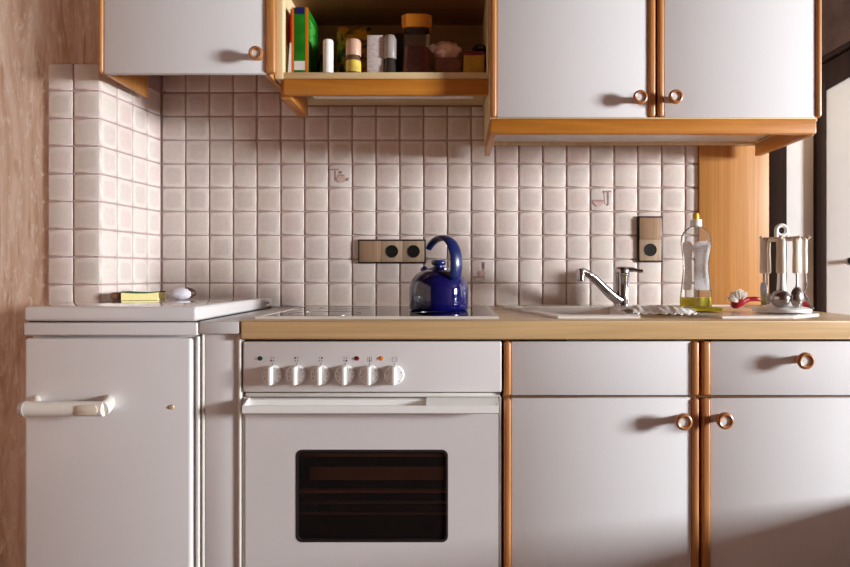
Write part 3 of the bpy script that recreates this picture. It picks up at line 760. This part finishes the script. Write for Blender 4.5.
# ------------------------------------------------------------------ sockets
def socket_row(name, label, px0, px1, py0, py1, cells, vertical):
    Y = -.0042
    x0, x1, z0, z1 = PX(px0, Y), PX(px1, Y), PZ(py1, Y), PZ(py0, Y)
    t = thing(name, label, 'socket', ((x0 + x1) / 2, -.004, (z0 + z1) / 2))
    box('frame', x0, x1, -.011, -.0043, z0, z1, M['brown_frame'], t, b=.0015)
    m = .0052; n = len(cells)
    for i, c in enumerate(cells):
        if vertical:
            hgt = (z1 - z0 - 2 * m) / n; a = (x0 + m, x1 - m, z1 - m - hgt * (i + 1) + .0003, z1 - m - hgt * i - .0003)
        else:
            w = (x1 - x0 - 2 * m) / n; a = (x0 + m + w * i + .0003, x0 + m + w * (i + 1) - .0003, z0 + m, z1 - m)
        tilt = .003 if c == 'switch' else 0
        pl_ = box('rocker_switch' if c == 'switch' else 'socket_plate', a[0], a[1], -.0135 - tilt, -.0108, a[2], a[3], M['bronze'] if c == 'switch' else M['bronze2'], t, b=.0012)
        if c == 'socket':
            cx, cz = (a[0] + a[1]) / 2, (a[2] + a[3]) / 2
            insert = lathe('socket_insert', [(.0205, 0), (.0205, .0012), (.0192, .0012), (.0185, .0004), (0, .0003)], (cx, -.0135, cz), M['black'], pl_, 32, M=TOCAM)
            bm = bmesh.new()
            for s in (-1, 1): bm_lathe(bm, [(0, 0), (.003, 0), (.003, .0006), (0, .0006)], (cx + s * .0095, -.0140, cz), 10, M=TOCAM)
            for s in (-1, 1): bm_box(bm, cx - .002, cx + .002, -.0152, -.0136, cz + s * .0185 - .0012, cz + s * .0185 + .0012)
            finish('contacts', bm, M['brown_frame'], pl_, smooth=0)
socket_row('socket_panel', 'bronze three-gang plate with two sockets beside the kettle', 358.3, 426, 239.5, 263.5, ['switch', 'socket', 'socket'], False)
socket_row('socket_panel', 'bronze upright switch and socket plate near the tap', 637, 662, 216.3, 262.3, ['switch', 'socket'], True)

# ------------------------------------------------------------------ things on the worktop, right
# yellow cloth, bottle
tag(prism('sponge_cloth', rrect(.570, .715, -.385, -.235, .012), 'z', ZS + .0008, ZS + .0085, M['cloth_y'], bv=.0015), 'flat yellow sponge cloth under the clear bottle', 'cloth')
BY = -.31; bc = Vector((PX(695.8, BY), BY, ZS + .0088))
bo = thing('bottle', 'clear washing-up liquid bottle with yellow cap and white label', 'bottle', bc)
prof = [(.0425, 0), (.0432, .004), (.0430, .028), (.0392, .059), (.0352, .10), (.0352, .118), (.0377, .145), (.0406, .168), (.0412, .182), (.0392, .195), (.0335, .2065), (.0245, .2155), (.0155, .2205), (.0135, .224)]
SYB = .66
def brad(z):
    for (r0, z0_), (r1, z1_) in zip(prof, prof[1:]):
        if z0_ <= z <= z1_: return r0 + (r1 - r0) * (z - z0_) / max(1e-6, z1_ - z0_)
    return prof[-1][0]
lathe('shell', [(0, 0)] + prof, bc, M['clear'], bo, 48, sy=SYB, smooth=60)
lq = NT('yellow_green_liquid').col(lin((248, 236, 20))).set(Roughness=.12); lq.b.inputs['Subsurface Weight'].default_value = .4; lq.b.inputs['Subsurface Radius'].default_value = (.02, .02, .004)
lathe('liquid', [(0, .0015), (.0405, .0015), (.0415, .004), (.0413, .026), (0, .026)], bc, lq.m, bo, 40, sy=SYB)
lathe('collar', [(.0135, .2215), (.0162, .2215), (.0158, .240), (.012, .2415), (0, .2415)], bc, M['plastic_w'], bo, 28)
lathe('cap', [(.0085, .2416), (.0088, .255), (.0075, .2585), (0, .259)], bc, plain('yellow_cap', (232, 182, 30), .4), bo, 24)
def label_patch(name, th0, widths, parent, mat, off):
    bm = bmesh.new(); rows = []
    for z, hw in widths:
        r = brad(z) + off; row = []
        for k in range(13):
            th = th0 + hw * (k / 6 - 1)
            row.append(bm.verts.new(bc + Vector((r * math.cos(th), r * SYB * math.sin(th), z))))
        rows.append(row)
    for A, B in zip(rows, rows[1:]):
        for k in range(12): bm.faces.new((A[k], A[k + 1], B[k + 1], B[k]))
    return finish(name, bm, mat, parent, smooth=60)
lm = NT('white_label'); v = lm.coord('Object', (1, 1, 4)); g = lm.noise(v, 90, 4, .7)
lm.col(lm.ramp(g, [(.40, lin((226, 226, 232))), (.55, lin((250, 250, 252)))])); lm.set(Roughness=.4)
W0 = [(.046, .5), (.050, .62), (.07, .68), (.10, .60), (.125, .58), (.14, .66), (.155, .78), (.168, .78), (.176, .6), (.180, .3)]
label_patch('front_label', -1.28, [(z, w * .95) for z, w in W0], bo, lm.m, .0006)
label_patch('back_label', -2.45, [(z, w * .55) for z, w in W0], bo, lm.m, .0006)

# dish cloth by the basin
def noise3(p): return noise.noise(Vector(p))
bm = bmesh.new(); nx, ny = 60, 30; g = []
for j in range(ny + 1):
    row = []
    for i in range(nx + 1):
        u, v = i / nx, j / ny
        ruff = math.sin(u * 52 + 2 * noise3((u * 3, 0, 0)))
        x = .440 + .150 * u + .004 * math.sin(9 * v)
        y = -.515 + .19 * v + .020 * math.sin(5 * u + 1) + .006 * noise3((u * 6, v * 6, 1)) + (.0035 * ruff * max(0, 1 - v * 5))
        hump = .016 * math.sin(PI * min(1, v * 1.6)) * (.55 + .45 * math.sin(PI * u)) * (1 + .4 * noise3((u * 4, v * 4, 4)))
        z = ZS + .0035 + hump + .0012 * ruff * (1 - v)
        row.append(bm.verts.new((x, y, z)))
    g.append(row)
for j in range(ny):
    for i in range(nx): bm.faces.new((g[j][i], g[j][i + 1], g[j + 1][i + 1], g[j + 1][i]))
bmesh.ops.recalc_face_normals(bm, faces=bm.faces)
bmesh.ops.solidify(bm, geom=bm.faces[:], thickness=.0025)
tag(finish('dishcloth', bm, M['cloth_w'], smooth=60), 'crumpled white crocheted dishcloth draped beside the sink basin', 'cloth')

# dish brush
by_ = -.285; bz = ZD
br = thing('dish_brush', 'red dish brush with white bristles lying behind the utensil stand', 'brush', (PX(740, by_), by_, bz))
def B_(px, py, dy=0): return Vector((PX(px, by_ + dy), by_ + dy, PZ(py, by_ + dy)))
bm = bmesh.new()
bm_tube(bm, spline([B_(746, 299.5), B_(757, 299), B_(768, 301.5, .01), B_(785, 304, .02), B_(800, 303.5, .03), B_(809, 305, .03)], 5), [.0065] * 6 + [.0055] * 10 + [.0065] * 6 + [.0075] * 4, 12, .8)
finish('handle', bm, M['red'], br)
bm = bmesh.new()
bm_tube(bm, spline([B_(731.5, 306), B_(737, 303.5), B_(743, 300.5), B_(748.5, 299)], 4), [.006, .0095, .012, .0132, .0138, .0138, .0135, .013, .012, .011, .010, .009, .008], 16, .85)
hdb = finish('head', bm, M['red'], br)
bm = bmesh.new()
c0 = B_(739.5, 302)
for i in range(220):
    a = math.radians(random.uniform(48, 178)); b = random.uniform(-.55, .55); ln = random.uniform(.030, .035)
    dirv = Vector((math.cos(a) * math.cos(b), math.sin(b), math.sin(a) * math.cos(b)))
    s = c0 + Vector((random.uniform(-.004, .004), random.uniform(-.006, .006), random.uniform(-.003, .003)))
    bm_tube(bm, [s, s + dirv * ln], [.0008, .0006], 4)
finish('bristles', bm, M['bristle'], hdb, kind='stuff', smooth=0)

# utensil carousel
UY = -.40; uc = Vector((PX(781.5, UY), UY, ZS + .0008)); us = sc(UY)
def uh(py): return PZ(py, UY) - uc.z
ca = thing('utensil_stand', 'white plastic carousel stand holding steel kitchen utensils', 'utensil stand', uc)
bm = bmesh.new()
bm_lathe(bm, [(0, 0), (.069, 0), (.0705, .003), (.069, .008), (.058, .012), (.030, .018), (.018, .030), (.012, .05), (.0095, .10), (.009, uh(241)), (0, uh(241))], uc, 48)
finish('base', bm, M['plastic_w'], ca, smooth=50)
bm = bmesh.new(); HR = uh(241)
bm_lathe(bm, [(0, HR), (.042, HR), (.046, HR + .002), (.046, HR + .007), (.042, HR + .009), (0, HR + .010)], uc, 40)
NU = 8
UT = [(-120, 'ladle'), (-80, 'spoon'), (-42, 'fork'), (-165, 'turner'), (100, 'masher'), (22, 'slotted'), (62, 'whisk')]
for a, kd in UT:
    t = math.radians(a); dv = Vector((math.cos(t), math.sin(t), 0))
    bm_tube(bm, [uc + dv * .040 + Vector((0, 0, HR + .005)), uc + dv * .062 + Vector((0, 0, HR + .005)), uc + dv * .0655 + Vector((0, 0, HR + .010))], [.0045, .0045, .004], 10)
finish('hook_ring', bm, M['plastic_b'], ca)
bm = bmesh.new(); RC = uh(230.5); RR = .0135
for i in range(28): pass
pts = [uc + Vector((RR * math.cos(2 * PI * i / 28), 0, RC + RR * math.sin(2 * PI * i / 28))) for i in range(29)]
bm_tube(bm, pts, .0052, 10, 1.0, up=(0, 1, 0), cap=False)
bm_tube(bm, [uc + Vector((-.014, 0, HR + .008)), uc + Vector((-.0135, 0, RC))], .0052, 10); bm_tube(bm, [uc + Vector((.014, 0, HR + .008)), uc + Vector((.0135, 0, RC))], .0052, 10)
finish('carrying_ring', bm, M['plastic_w'], ca)
desc = {'ladle': 'steel ladle with beige handle at the front centre of the carousel stand', 'spoon': 'big steel serving spoon hanging at the front right of the carousel stand',
        'fork': 'steel serving fork, outermost right on the carousel stand', 'turner': 'flat steel turner hanging at the front left of the carousel stand',
        'masher': 'beige-handled utensil hanging at the back left of the carousel stand, behind the turner', 'slotted': 'slotted spoon at the back right of the carousel stand, mostly hidden', 'whisk': 'utensil hanging at the back of the carousel stand behind its white post'}
H1 = uh(273.5); H0 = HR + .004
for a, kd in UT:
    t = math.radians(a); dv = Vector((math.cos(t), math.sin(t), 0)); tv = Vector((-dv.y, dv.x, 0))
    o = uc + dv * .056
    Mx = Matrix((tv, dv, Vector((0, 0, 1)))).transposed()
    def L(x, y, z): return o + Mx @ Vector((x, y, z))
    u = thing('kitchen_utensil', desc[kd], 'utensil', L(0, 0, 0), 'utensils hanging on the carousel stand')
    wd = {'ladle': .0105, 'fork': .0085, 'spoon': .0125, 'turner': .0125}.get(kd, .011)
    bm = bmesh.new()
    bm_tube(bm, [L(0, 0, z) for z in (H0 + .004, H0 - .002, H0 - .03, H1 + .03, H1 + .004, H1)], [wd * .7, wd, wd * .9, wd, wd * 1.02, wd * .8], 14, .55, up=tv)
    finish('handle', bm, M['plastic_b'], u)
    bm = bmesh.new()
    if kd == 'ladle':
        bm_tube(bm, [L(0, 0, H1 + .004), L(0, 0, .07), L(0, -.004, .048)], [.003, .003, .0035], 10, .6, up=tv)
        bm_lathe(bm, [(0, -.024), (.010, -.0225), (.018, -.017), (.0225, -.008), (.0235, 0), (.0222, 0), (.017, -.014), (0, -.0215)], L(0, .004, .036), 28, M=Mx @ Matrix(((1, 0, 0), (0, .35, -.94), (0, .94, .35))))
    elif kd in ('spoon', 'slotted'):
        bm_tube(bm, [L(0, 0, H1 + .004), L(0, 0, .075), L(0, -.002, .058)], [.0035, .003, .005], 10, .6, up=tv)
        bm_lathe(bm, [(0, .009), (.009, .008), (.017, .004), (.0205, -.001), (.0195, -.001), (.015, .002), (0, .006)], L(0, .002, .037), 28, sx=.95, sy=1.35, M=Mx @ Matrix(((1, 0, 0), (0, 0, 1), (0, 1, 0))))
    elif kd == 'turner':
        bm_tube(bm, [L(0, 0, H1 + .004), L(0, 0, .075)], [.0035, .0035], 10, .6, up=tv)
        bm_prism(bm, [(-.009, 0), (.009, 0), (.012, .045), (.008, .058), (-.008, .058), (-.012, .045)], 'y', -.0008, .0008)
        for v in bm.verts[-12:]: v.co = L(v.co.x, v.co.y, v.co.z + .018)
    elif kd == 'fork':
        bm_tube(bm, spline([L(0, 0, H1 + .004), L(0, .002, .070), L(0, -.004, .052)], 4), .003, 10, .6, up=tv)
        for s in (-.006, .006):
            bm_tube(bm, spline([L(0, -.004, .054), L(s, .0, .042), L(s, .010, .020), L(s, .018, .010)], 4), .0016, 8)
    elif kd == 'masher':
        bm_tube(bm, [L(0, 0, H1 + .004), L(0, 0, .04)], .003, 10); bm_prism(bm, rrect(-.018, .018, .016, .044, .008), 'y', -.001, .001)
        for v in bm.verts[-2 * 28:]: v.co = L(v.co.x, v.co.y, v.co.z)
    else:
        for s in (-1, 0, 1):
            bm_tube(bm, spline([L(0, 0, H1 + .004), L(s * .008, 0, .06), L(s * .016, 0, .035), L(0, 0, .016)], 5), .0013, 6)
    finish('steel_head', bm, M['steel'], u)

# ------------------------------------------------------------------ things on the stove lid
ZLID = zl(306.3)
spy = -.27
x0, x1 = PX(124, spy - .024), PX(155, spy - .024)
spg = thing('sponge', 'yellow kitchen sponge with green scouring side up', 'sponge', ((x0 + x1) / 2, spy, ZLID))
def bent_slab(name, za, zb, mat):
    bm = bmesh.new(); n = 12; sec = []
    for i in range(n + 1):
        u = i / n; x = x0 + (x1 - x0) * u; sag = -.0028 * math.sin(PI * u) if za > ZLID + .005 else 0; sagt = -.0028 * math.sin(PI * u)
        sec.append([bm.verts.new((x, yy, zz)) for yy, zz in ((spy - .024 + (u - .5) * .03, za + sag), (spy + .024 + (u - .5) * .03, za + sag), (spy + .024 + (u - .5) * .03, zb + sagt), (spy - .024 + (u - .5) * .03, zb + sagt))])
    for A, B in zip(sec, sec[1:]):
        for k in range(4): bm.faces.new((A[k], A[(k + 1) % 4], B[(k + 1) % 4], B[k]))
    bm.faces.new(sec[0]); bm.faces.new(sec[-1][::-1])
    bmesh.ops.recalc_face_normals(bm, faces=bm.faces)
    return finish(name, bm, mat, spg, smooth=40)
bent_slab('foam', ZLID + .0003, ZLID + .0215, M['sponge_y']); bent_slab('scouring_pad', ZLID + .0216, ZLID + .0250, M['scour_g'])
bm = bmesh.new(); cy = -.29
bm_box(bm, PX(112.5, cy), PX(122.5, cy), cy - .014, cy + .014, ZLID + .0003, ZLID + .0225)
bmesh.ops.recalc_face_normals(bm, faces=bm.faces); bev(bm, .006, 3)
tag(finish('cork_block', bm, M['cork']), 'small brown cork-like lump left of the yellow sponge', 'block')
# round scrubbing brush lying on its side
ry = -.27
rc = Vector((PX(180.5, ry), ry, ZLID + .0180))
sb = thing('scrubbing_brush', 'small pale rounded scrubbing brush with brown back, right of the sponge', 'brush', (rc.x, rc.y, ZLID))
def egg(name, c, r, mat, rough_, x_from=None):
    bm = bmesh.new(); bmesh.ops.create_icosphere(bm, subdivisions=4, radius=1)
    for v in bm.verts:
        n_ = v.co.normalized(); f = 1 + rough_ * noise.noise(n_ * 9)
        v.co = c + Vector((n_.x * r[0] * f, n_.y * r[1] * f, n_.z * r[2] * f))
    if x_from is not None: bmesh.ops.delete(bm, geom=[v for v in bm.verts if v.co.x < x_from], context='VERTS')
    return finish(name, bm, mat, sb, smooth=60)
egg('bristles', rc, (.034, .022, .0176), M['pale'], .05)
egg('back', rc + Vector((.0065, .008, .0012)), (.034, .022, .0175), M['brown'], .0, rc.x + .012)

# ------------------------------------------------------------------ things in the open shelf
def gmat(name, fn):
    t = NT(name); fn(t); return t.m
gy = -.285; gs = sc(gy)
def sp_x(px, y): return PX(px, y)
def shelf_box(name, label, px0, px1, ptop, yf, depth, mat, cat='box', b=.0012):
    o = box(name, PX(px0, yf), PX(px1, yf), yf, yf + depth, FLZ + .0003, PZ(ptop, yf), mat, None, b=b); return tag(o, label, cat)
def green_fn(t):
    v = t.coord('Object', (1, 1, 1)); t.col(t.ramp(t.noise(v, 25, 3), [(.3, lin((14, 96, 16))), (.7, lin((30, 132, 26)))])); t.set(Roughness=.35)
M['green'] = gmat('green_card', green_fn)
M['orange'] = plain('orange_card', (224, 104, 24), .4); M['navy'] = plain('navy_print', (24, 24, 92), .4); M['card_w'] = plain('white_print', (224, 220, 214), .5)
M['pale_green'] = plain('pale_green_print', (96, 190, 88), .5)
y_ = -.272; gx0, gx1, gz1 = PX(291.8, y_), PX(307.8, y_), PZ(7.5, y_)
gb = thing('food_box', 'tall green carton with orange edges at the left end of the shelf', 'box', ((gx0 + gx1) / 2, y_ + .07, FLZ))
box('carton', gx0, gx1, y_, y_ + .14, FLZ + .0004, gz1, M['green'], gb, b=.0008)
for a, b in ((gx0 - .0004, gx0 + .0058), (gx1 - .0068, gx1 + .0004)):
    box('orange_border', a, b, y_ - .0004, y_ + .003, FLZ + .0006, gz1 + .0003, M['orange'], gb, b=0)
box('blue_emblem', gx0 + .009, gx1 - .010, y_ - .0005, y_ + .003, PZ(14, y_), gz1 + .0005, M['navy'], gb, b=0)
box('white_panel', gx0 + .0065, gx1 - .008, y_ - .0005, y_ + .003, PZ(70, y_), PZ(61, y_), M['card_w'], gb, b=0)
for i in range(8):
    zz = gz1 - .03 - i * .009; ya = y_ + .02 + (i % 3) * .008
    box('print_line', gx1 - .001, gx1 + .0006, ya, ya + .075 - (i % 4) * .012, zz, zz + .004, M['pale_green'], gb, b=0)
pk = thing('packet', 'thin red and white packet squeezed beside the green carton', 'packet', (PX(289.5, -.275), -.22, FLZ))
prism('lower_sleeve', [(PX(287.6, -.275), FLZ + .0003), (PX(291, -.275), FLZ + .0003), (PX(291, -.275), FLZ + .09), (PX(289.8, -.275), FLZ + .09)], 'y', -.275, -.16, M['card_w'], pk)
prism('upper_sleeve', [(PX(289.8, -.275), FLZ + .0905), (PX(291, -.275), FLZ + .0905), (PX(291.2, -.275), PZ(9, -.275)), (PX(290.4, -.275), PZ(9, -.275))], 'y', -.275, -.16, M['red'], pk)
def jar(name, label, px, y, r, parts, cat='jar'):
    c = Vector((PX(px, y), y, FLZ + .0004)); t = thing(name, label, cat, c)
    for nm, prof_, mat in parts(y): lathe(nm, prof_, c, mat, t, 28)
    return t
zt = lambda py, y: PZ(py, y) - FLZ
jar('slim_bottle', 'slim plain white cylinder standing right of the green carton', 328.3, -.265, .014, lambda y: [('tube', [(0, 0), (.0145, 0), (.0148, .003), (.0148, zt(46, y)), (0, zt(46, y))], M['plastic_w']), ('cap', [(.0148, zt(46, y) + .0003), (.0148, zt(42, y)), (.012, zt(40.5, y)), (0, zt(40, y))], M['plastic_w'])], 'bottle')
dg = plain('dark_green_glass', (30, 56, 30), .2)
jar('small_bottle', 'small dark green bottle half hidden behind the slim white cylinder', 323, -.22, .012, lambda y: [('body', [(0, 0), (.014, 0), (.014, .045), (.008, .058), (.008, .062), (0, .062)], dg), ('cap', [(.009, .0622), (.009, .074), (0, .074)], M['black'])], 'bottle')
def bag_fn(t):
    v = t.coord('Object', (1, 1, 1)); n1 = t.noise(v, 38, 3, .6, .5)
    t.col(t.ramp(n1, [(.36, lin((34, 22, 14))), (.46, lin((120, 82, 16))), (.56, lin((206, 150, 28))), (.66, lin((206, 100, 20)))])); t.set(Roughness=.3)
yb = -.15
bm = bmesh.new(); x0, x1, zz0, zz1 = PX(337, yb), PX(371, yb), FLZ + .0004, PZ(29, yb)
n1, n2 = 14, 14; front = []; back = []
for side_ in (front, back):
    for j in range(n2 + 1):
        row = []
        for i in range(n1 + 1):
            u, v = i / n1, j / n2
            bl = .026 * (math.sin(PI * u) ** .6) * (1 - .85 * v ** 3) + .003 * noise.noise(Vector((u * 5, v * 5, 2)))
            row.append(bm.verts.new((x0 + (x1 - x0) * (u + .02 * math.sin(6 * v)), yb + (-bl if side_ is front else bl), zz0 + (zz1 - zz0) * v + (.006 * math.sin(u * 9) if j == n2 else 0))))
        side_.append(row)
for G in (front, back):
    for j in range(n2):
        for i in range(n1): bm.faces.new((G[j][i], G[j][i + 1], G[j + 1][i + 1], G[j + 1][i]))
bmesh.ops.remove_doubles(bm, verts=bm.verts, dist=.0005)
tag(finish('food_bag', bm, gmat('yellow_black_foil', bag_fn), smooth=60), 'yellow and black printed bag behind the small spice jar', 'bag')
M['spice'] = plain('brown_spice', (96, 62, 30), .6, var=.3, nscale=80); M['y_label'] = plain('yellow_label', (206, 178, 70), .5, var=.25, nscale=60)
M['lid_pk'] = plain('beige_pink_lid', (206, 164, 138), .4)
jar('spice_jar', 'small spice jar with beige lid and yellow label on the shelf', 353.5, -.262, .02, lambda y: [('glass', [(0, 0), (.0205, 0), (.021, .002), (.021, .044), (.018, .051), (.018, .054), (0, .054)], M['spice']), ('label', [(.0213, .008), (.0216, .008), (.0216, .04), (.0213, .04)], M['y_label']), ('lid', [(.021, .0545), (.0216, .056), (.0216, zt(43.5, y)), (.0195, zt(41, y)), (0, zt(40.8, y))], M['lid_pk'])])
def card_fn(t):
    v = t.coord('Object', (1, 1, 2.5)); n1 = t.noise(v, 60, 4, .7)
    t.col(t.ramp(n1, [(.38, lin((186, 172, 168))), (.5, lin((214, 202, 198)))])); t.set(Roughness=.6)
shelf_box('carton', 'pale greyish upright carton between the spice jar and the grinder', 367, 383.5, 35, -.258, .04, gmat('pale_printed_card', card_fn))
M['dk'] = plain('dark_grey_glass', (58, 50, 46), .25, var=.2); M['gr'] = plain('grey_cap', (170, 158, 152), .4)
jar('spice_grinder', 'dark spice grinder with ribbed grey cap beside the coffee jar', 390, -.25, .017, lambda y: [('body', [(0, 0), (.0185, 0), (.0185, .028), (.0165, .034), (.0165, .05), (0, .05)], M['dk']), ('cap', [(.0175, .0505), (.019, .053), (.0188, zt(40, y)), (.014, zt(36.5, y)), (0, zt(36, y))], M['gr'])], 'grinder')
shelf_box('carton', 'narrow black carton behind the grinder and coffee jar', 394.5, 404, 33, -.20, .05, plain('black_card', (30, 24, 22), .5))
# coffee jar: square with cut corners
cyj = -.235; cj = Vector((PX(417, cyj), cyj, FLZ + .0004))
cjt = thing('coffee_jar', 'square glass jar of brown coffee with an orange lid', 'jar', cj)
def sq(h, cut): return [(h, -h + cut), (h, h - cut), (h - cut, h), (-h + cut, h), (-h, h - cut), (-h, -h + cut), (-h + cut, -h), (h - cut, -h)]
def loft(name, secs, mat, parent, smooth=25):
    bm = bmesh.new(); rg = []
    for h_, cut, z in secs: rg.append([bm.verts.new(cj + Vector((a, b * .8, z))) for a, b in sq(h_, cut)])
    for A, B in zip(rg, rg[1:]):
        for i in range(8): bm.faces.new((A[i], A[(i + 1) % 8], B[(i + 1) % 8], B[i]))
    bm.faces.new(rg[0][::-1]); bm.faces.new(rg[-1]); return finish(name, bm, mat, parent, smooth=smooth)
zc0 = zt(31, cyj); zc1 = zt(18.5, cyj)
loft('glass', [(.040, .008, 0), (.041, .008, .004), (.038, .010, .06), (.036, .010, zc0 - .012), (.034, .012, zc0 - .0005)], M['jar_glass'], cjt)
loft('coffee', [(.037, .008, .003), (.0355, .010, .06), (.035, .010, .085), (.034, .010, .086)], plain('coffee_granules', (132, 70, 46), .8, var=.3, nscale=160, bump=.4), cjt)
loft('lid', [(.0385, .012, zc0), (.042, .013, zc0 + .006), (.043, .014, zc1 - .003), (.041, .014, zc1)], plain('orange_lid', (206, 128, 32), .35), cjt)
bxb = shelf_box('carton', 'low brown carton under the tied pinkish bag', 435.5, 461, 57.5, -.255, .07, plain('brown_card', (118, 72, 52), .6, var=.12, nscale=50))
bxt = PZ(57.5, -.255)
# tied plastic bag on the brown carton
bgc = Vector((PX(447, -.225), -.225, bxt + .0265))
tb_ = thing('tied_bag', 'crumpled pinkish plastic bag tied in a knot on the brown carton', 'bag', (bgc.x, bgc.y, bxt))
bm = bmesh.new(); bmesh.ops.create_icosphere(bm, subdivisions=4, radius=1)
for v in bm.verts:
    nn_ = v.co.normalized(); f = 1 + .16 * noise.noise(nn_ * 2.6 + Vector((3, 1, 0))) + .07 * noise.noise(nn_ * 7)
    v.co = bgc + Vector((nn_.x * .040 * f, nn_.y * .026 * f, max(-.0255, nn_.z * .028 * f)))
bagm = plain('pinkish_plastic_film', (232, 190, 168), .25, var=.12, nscale=40, bump=.5, bscale=60)
finish('bag', bm, bagm, tb_, smooth=60)
bm = bmesh.new(); kp = bgc + Vector((-.034, -.008, .006))
for i in range(7):
    a = -1.2 + i * .4; e_ = kp + Vector((-.012 - .006 * math.cos(a * 2), -.006 + .004 * i - .012, .016 * math.sin(a)))
    bm_tube(bm, [kp, (kp + e_) / 2 + Vector((0, 0, .002)), e_], [.003, .005, .004], 6, .35)
finish('knot', bm, plain('milky_film', (244, 232, 222), .3), tb_)
yx = shelf_box('carton', 'yellow carton with dark red top at the right end of the shelf', 463.5, 484, 55, -.255, .07, plain('yellow_card', (196, 150, 44), .55, var=.06))
yx['category'] = 'box'
zt1 = PZ(55, -.255)
box('red_lid', PX(463, -.255), PX(484.2, -.255), -.2555, -.1845, zt1 + .0003, PZ(51, -.255), plain('dark_red_card', (110, 20, 22), .5), yx, b=.001)
bm = bmesh.new(); pc = Vector((PX(480, -.225), -.225, PZ(51, -.255) + .0135)); bmesh.ops.create_icosphere(bm, subdivisions=4, radius=1)
for v in bm.verts:
    nn_ = v.co.normalized(); f = 1 + .2 * noise.noise(nn_ * 2.2 + Vector((8, 1, 0))) + .08 * noise.noise(nn_ * 6)
    v.co = pc + Vector((nn_.x * .022 * f, nn_.y * .024 * f, max(-.013, nn_.z * .014 * f)))
tag(finish('foil_pouch', bm, plain('black_film', (26, 20, 20), .2, bump=.4, bscale=60), smooth=60), 'crumpled black pouch on top of the yellow and red carton', 'pouch')
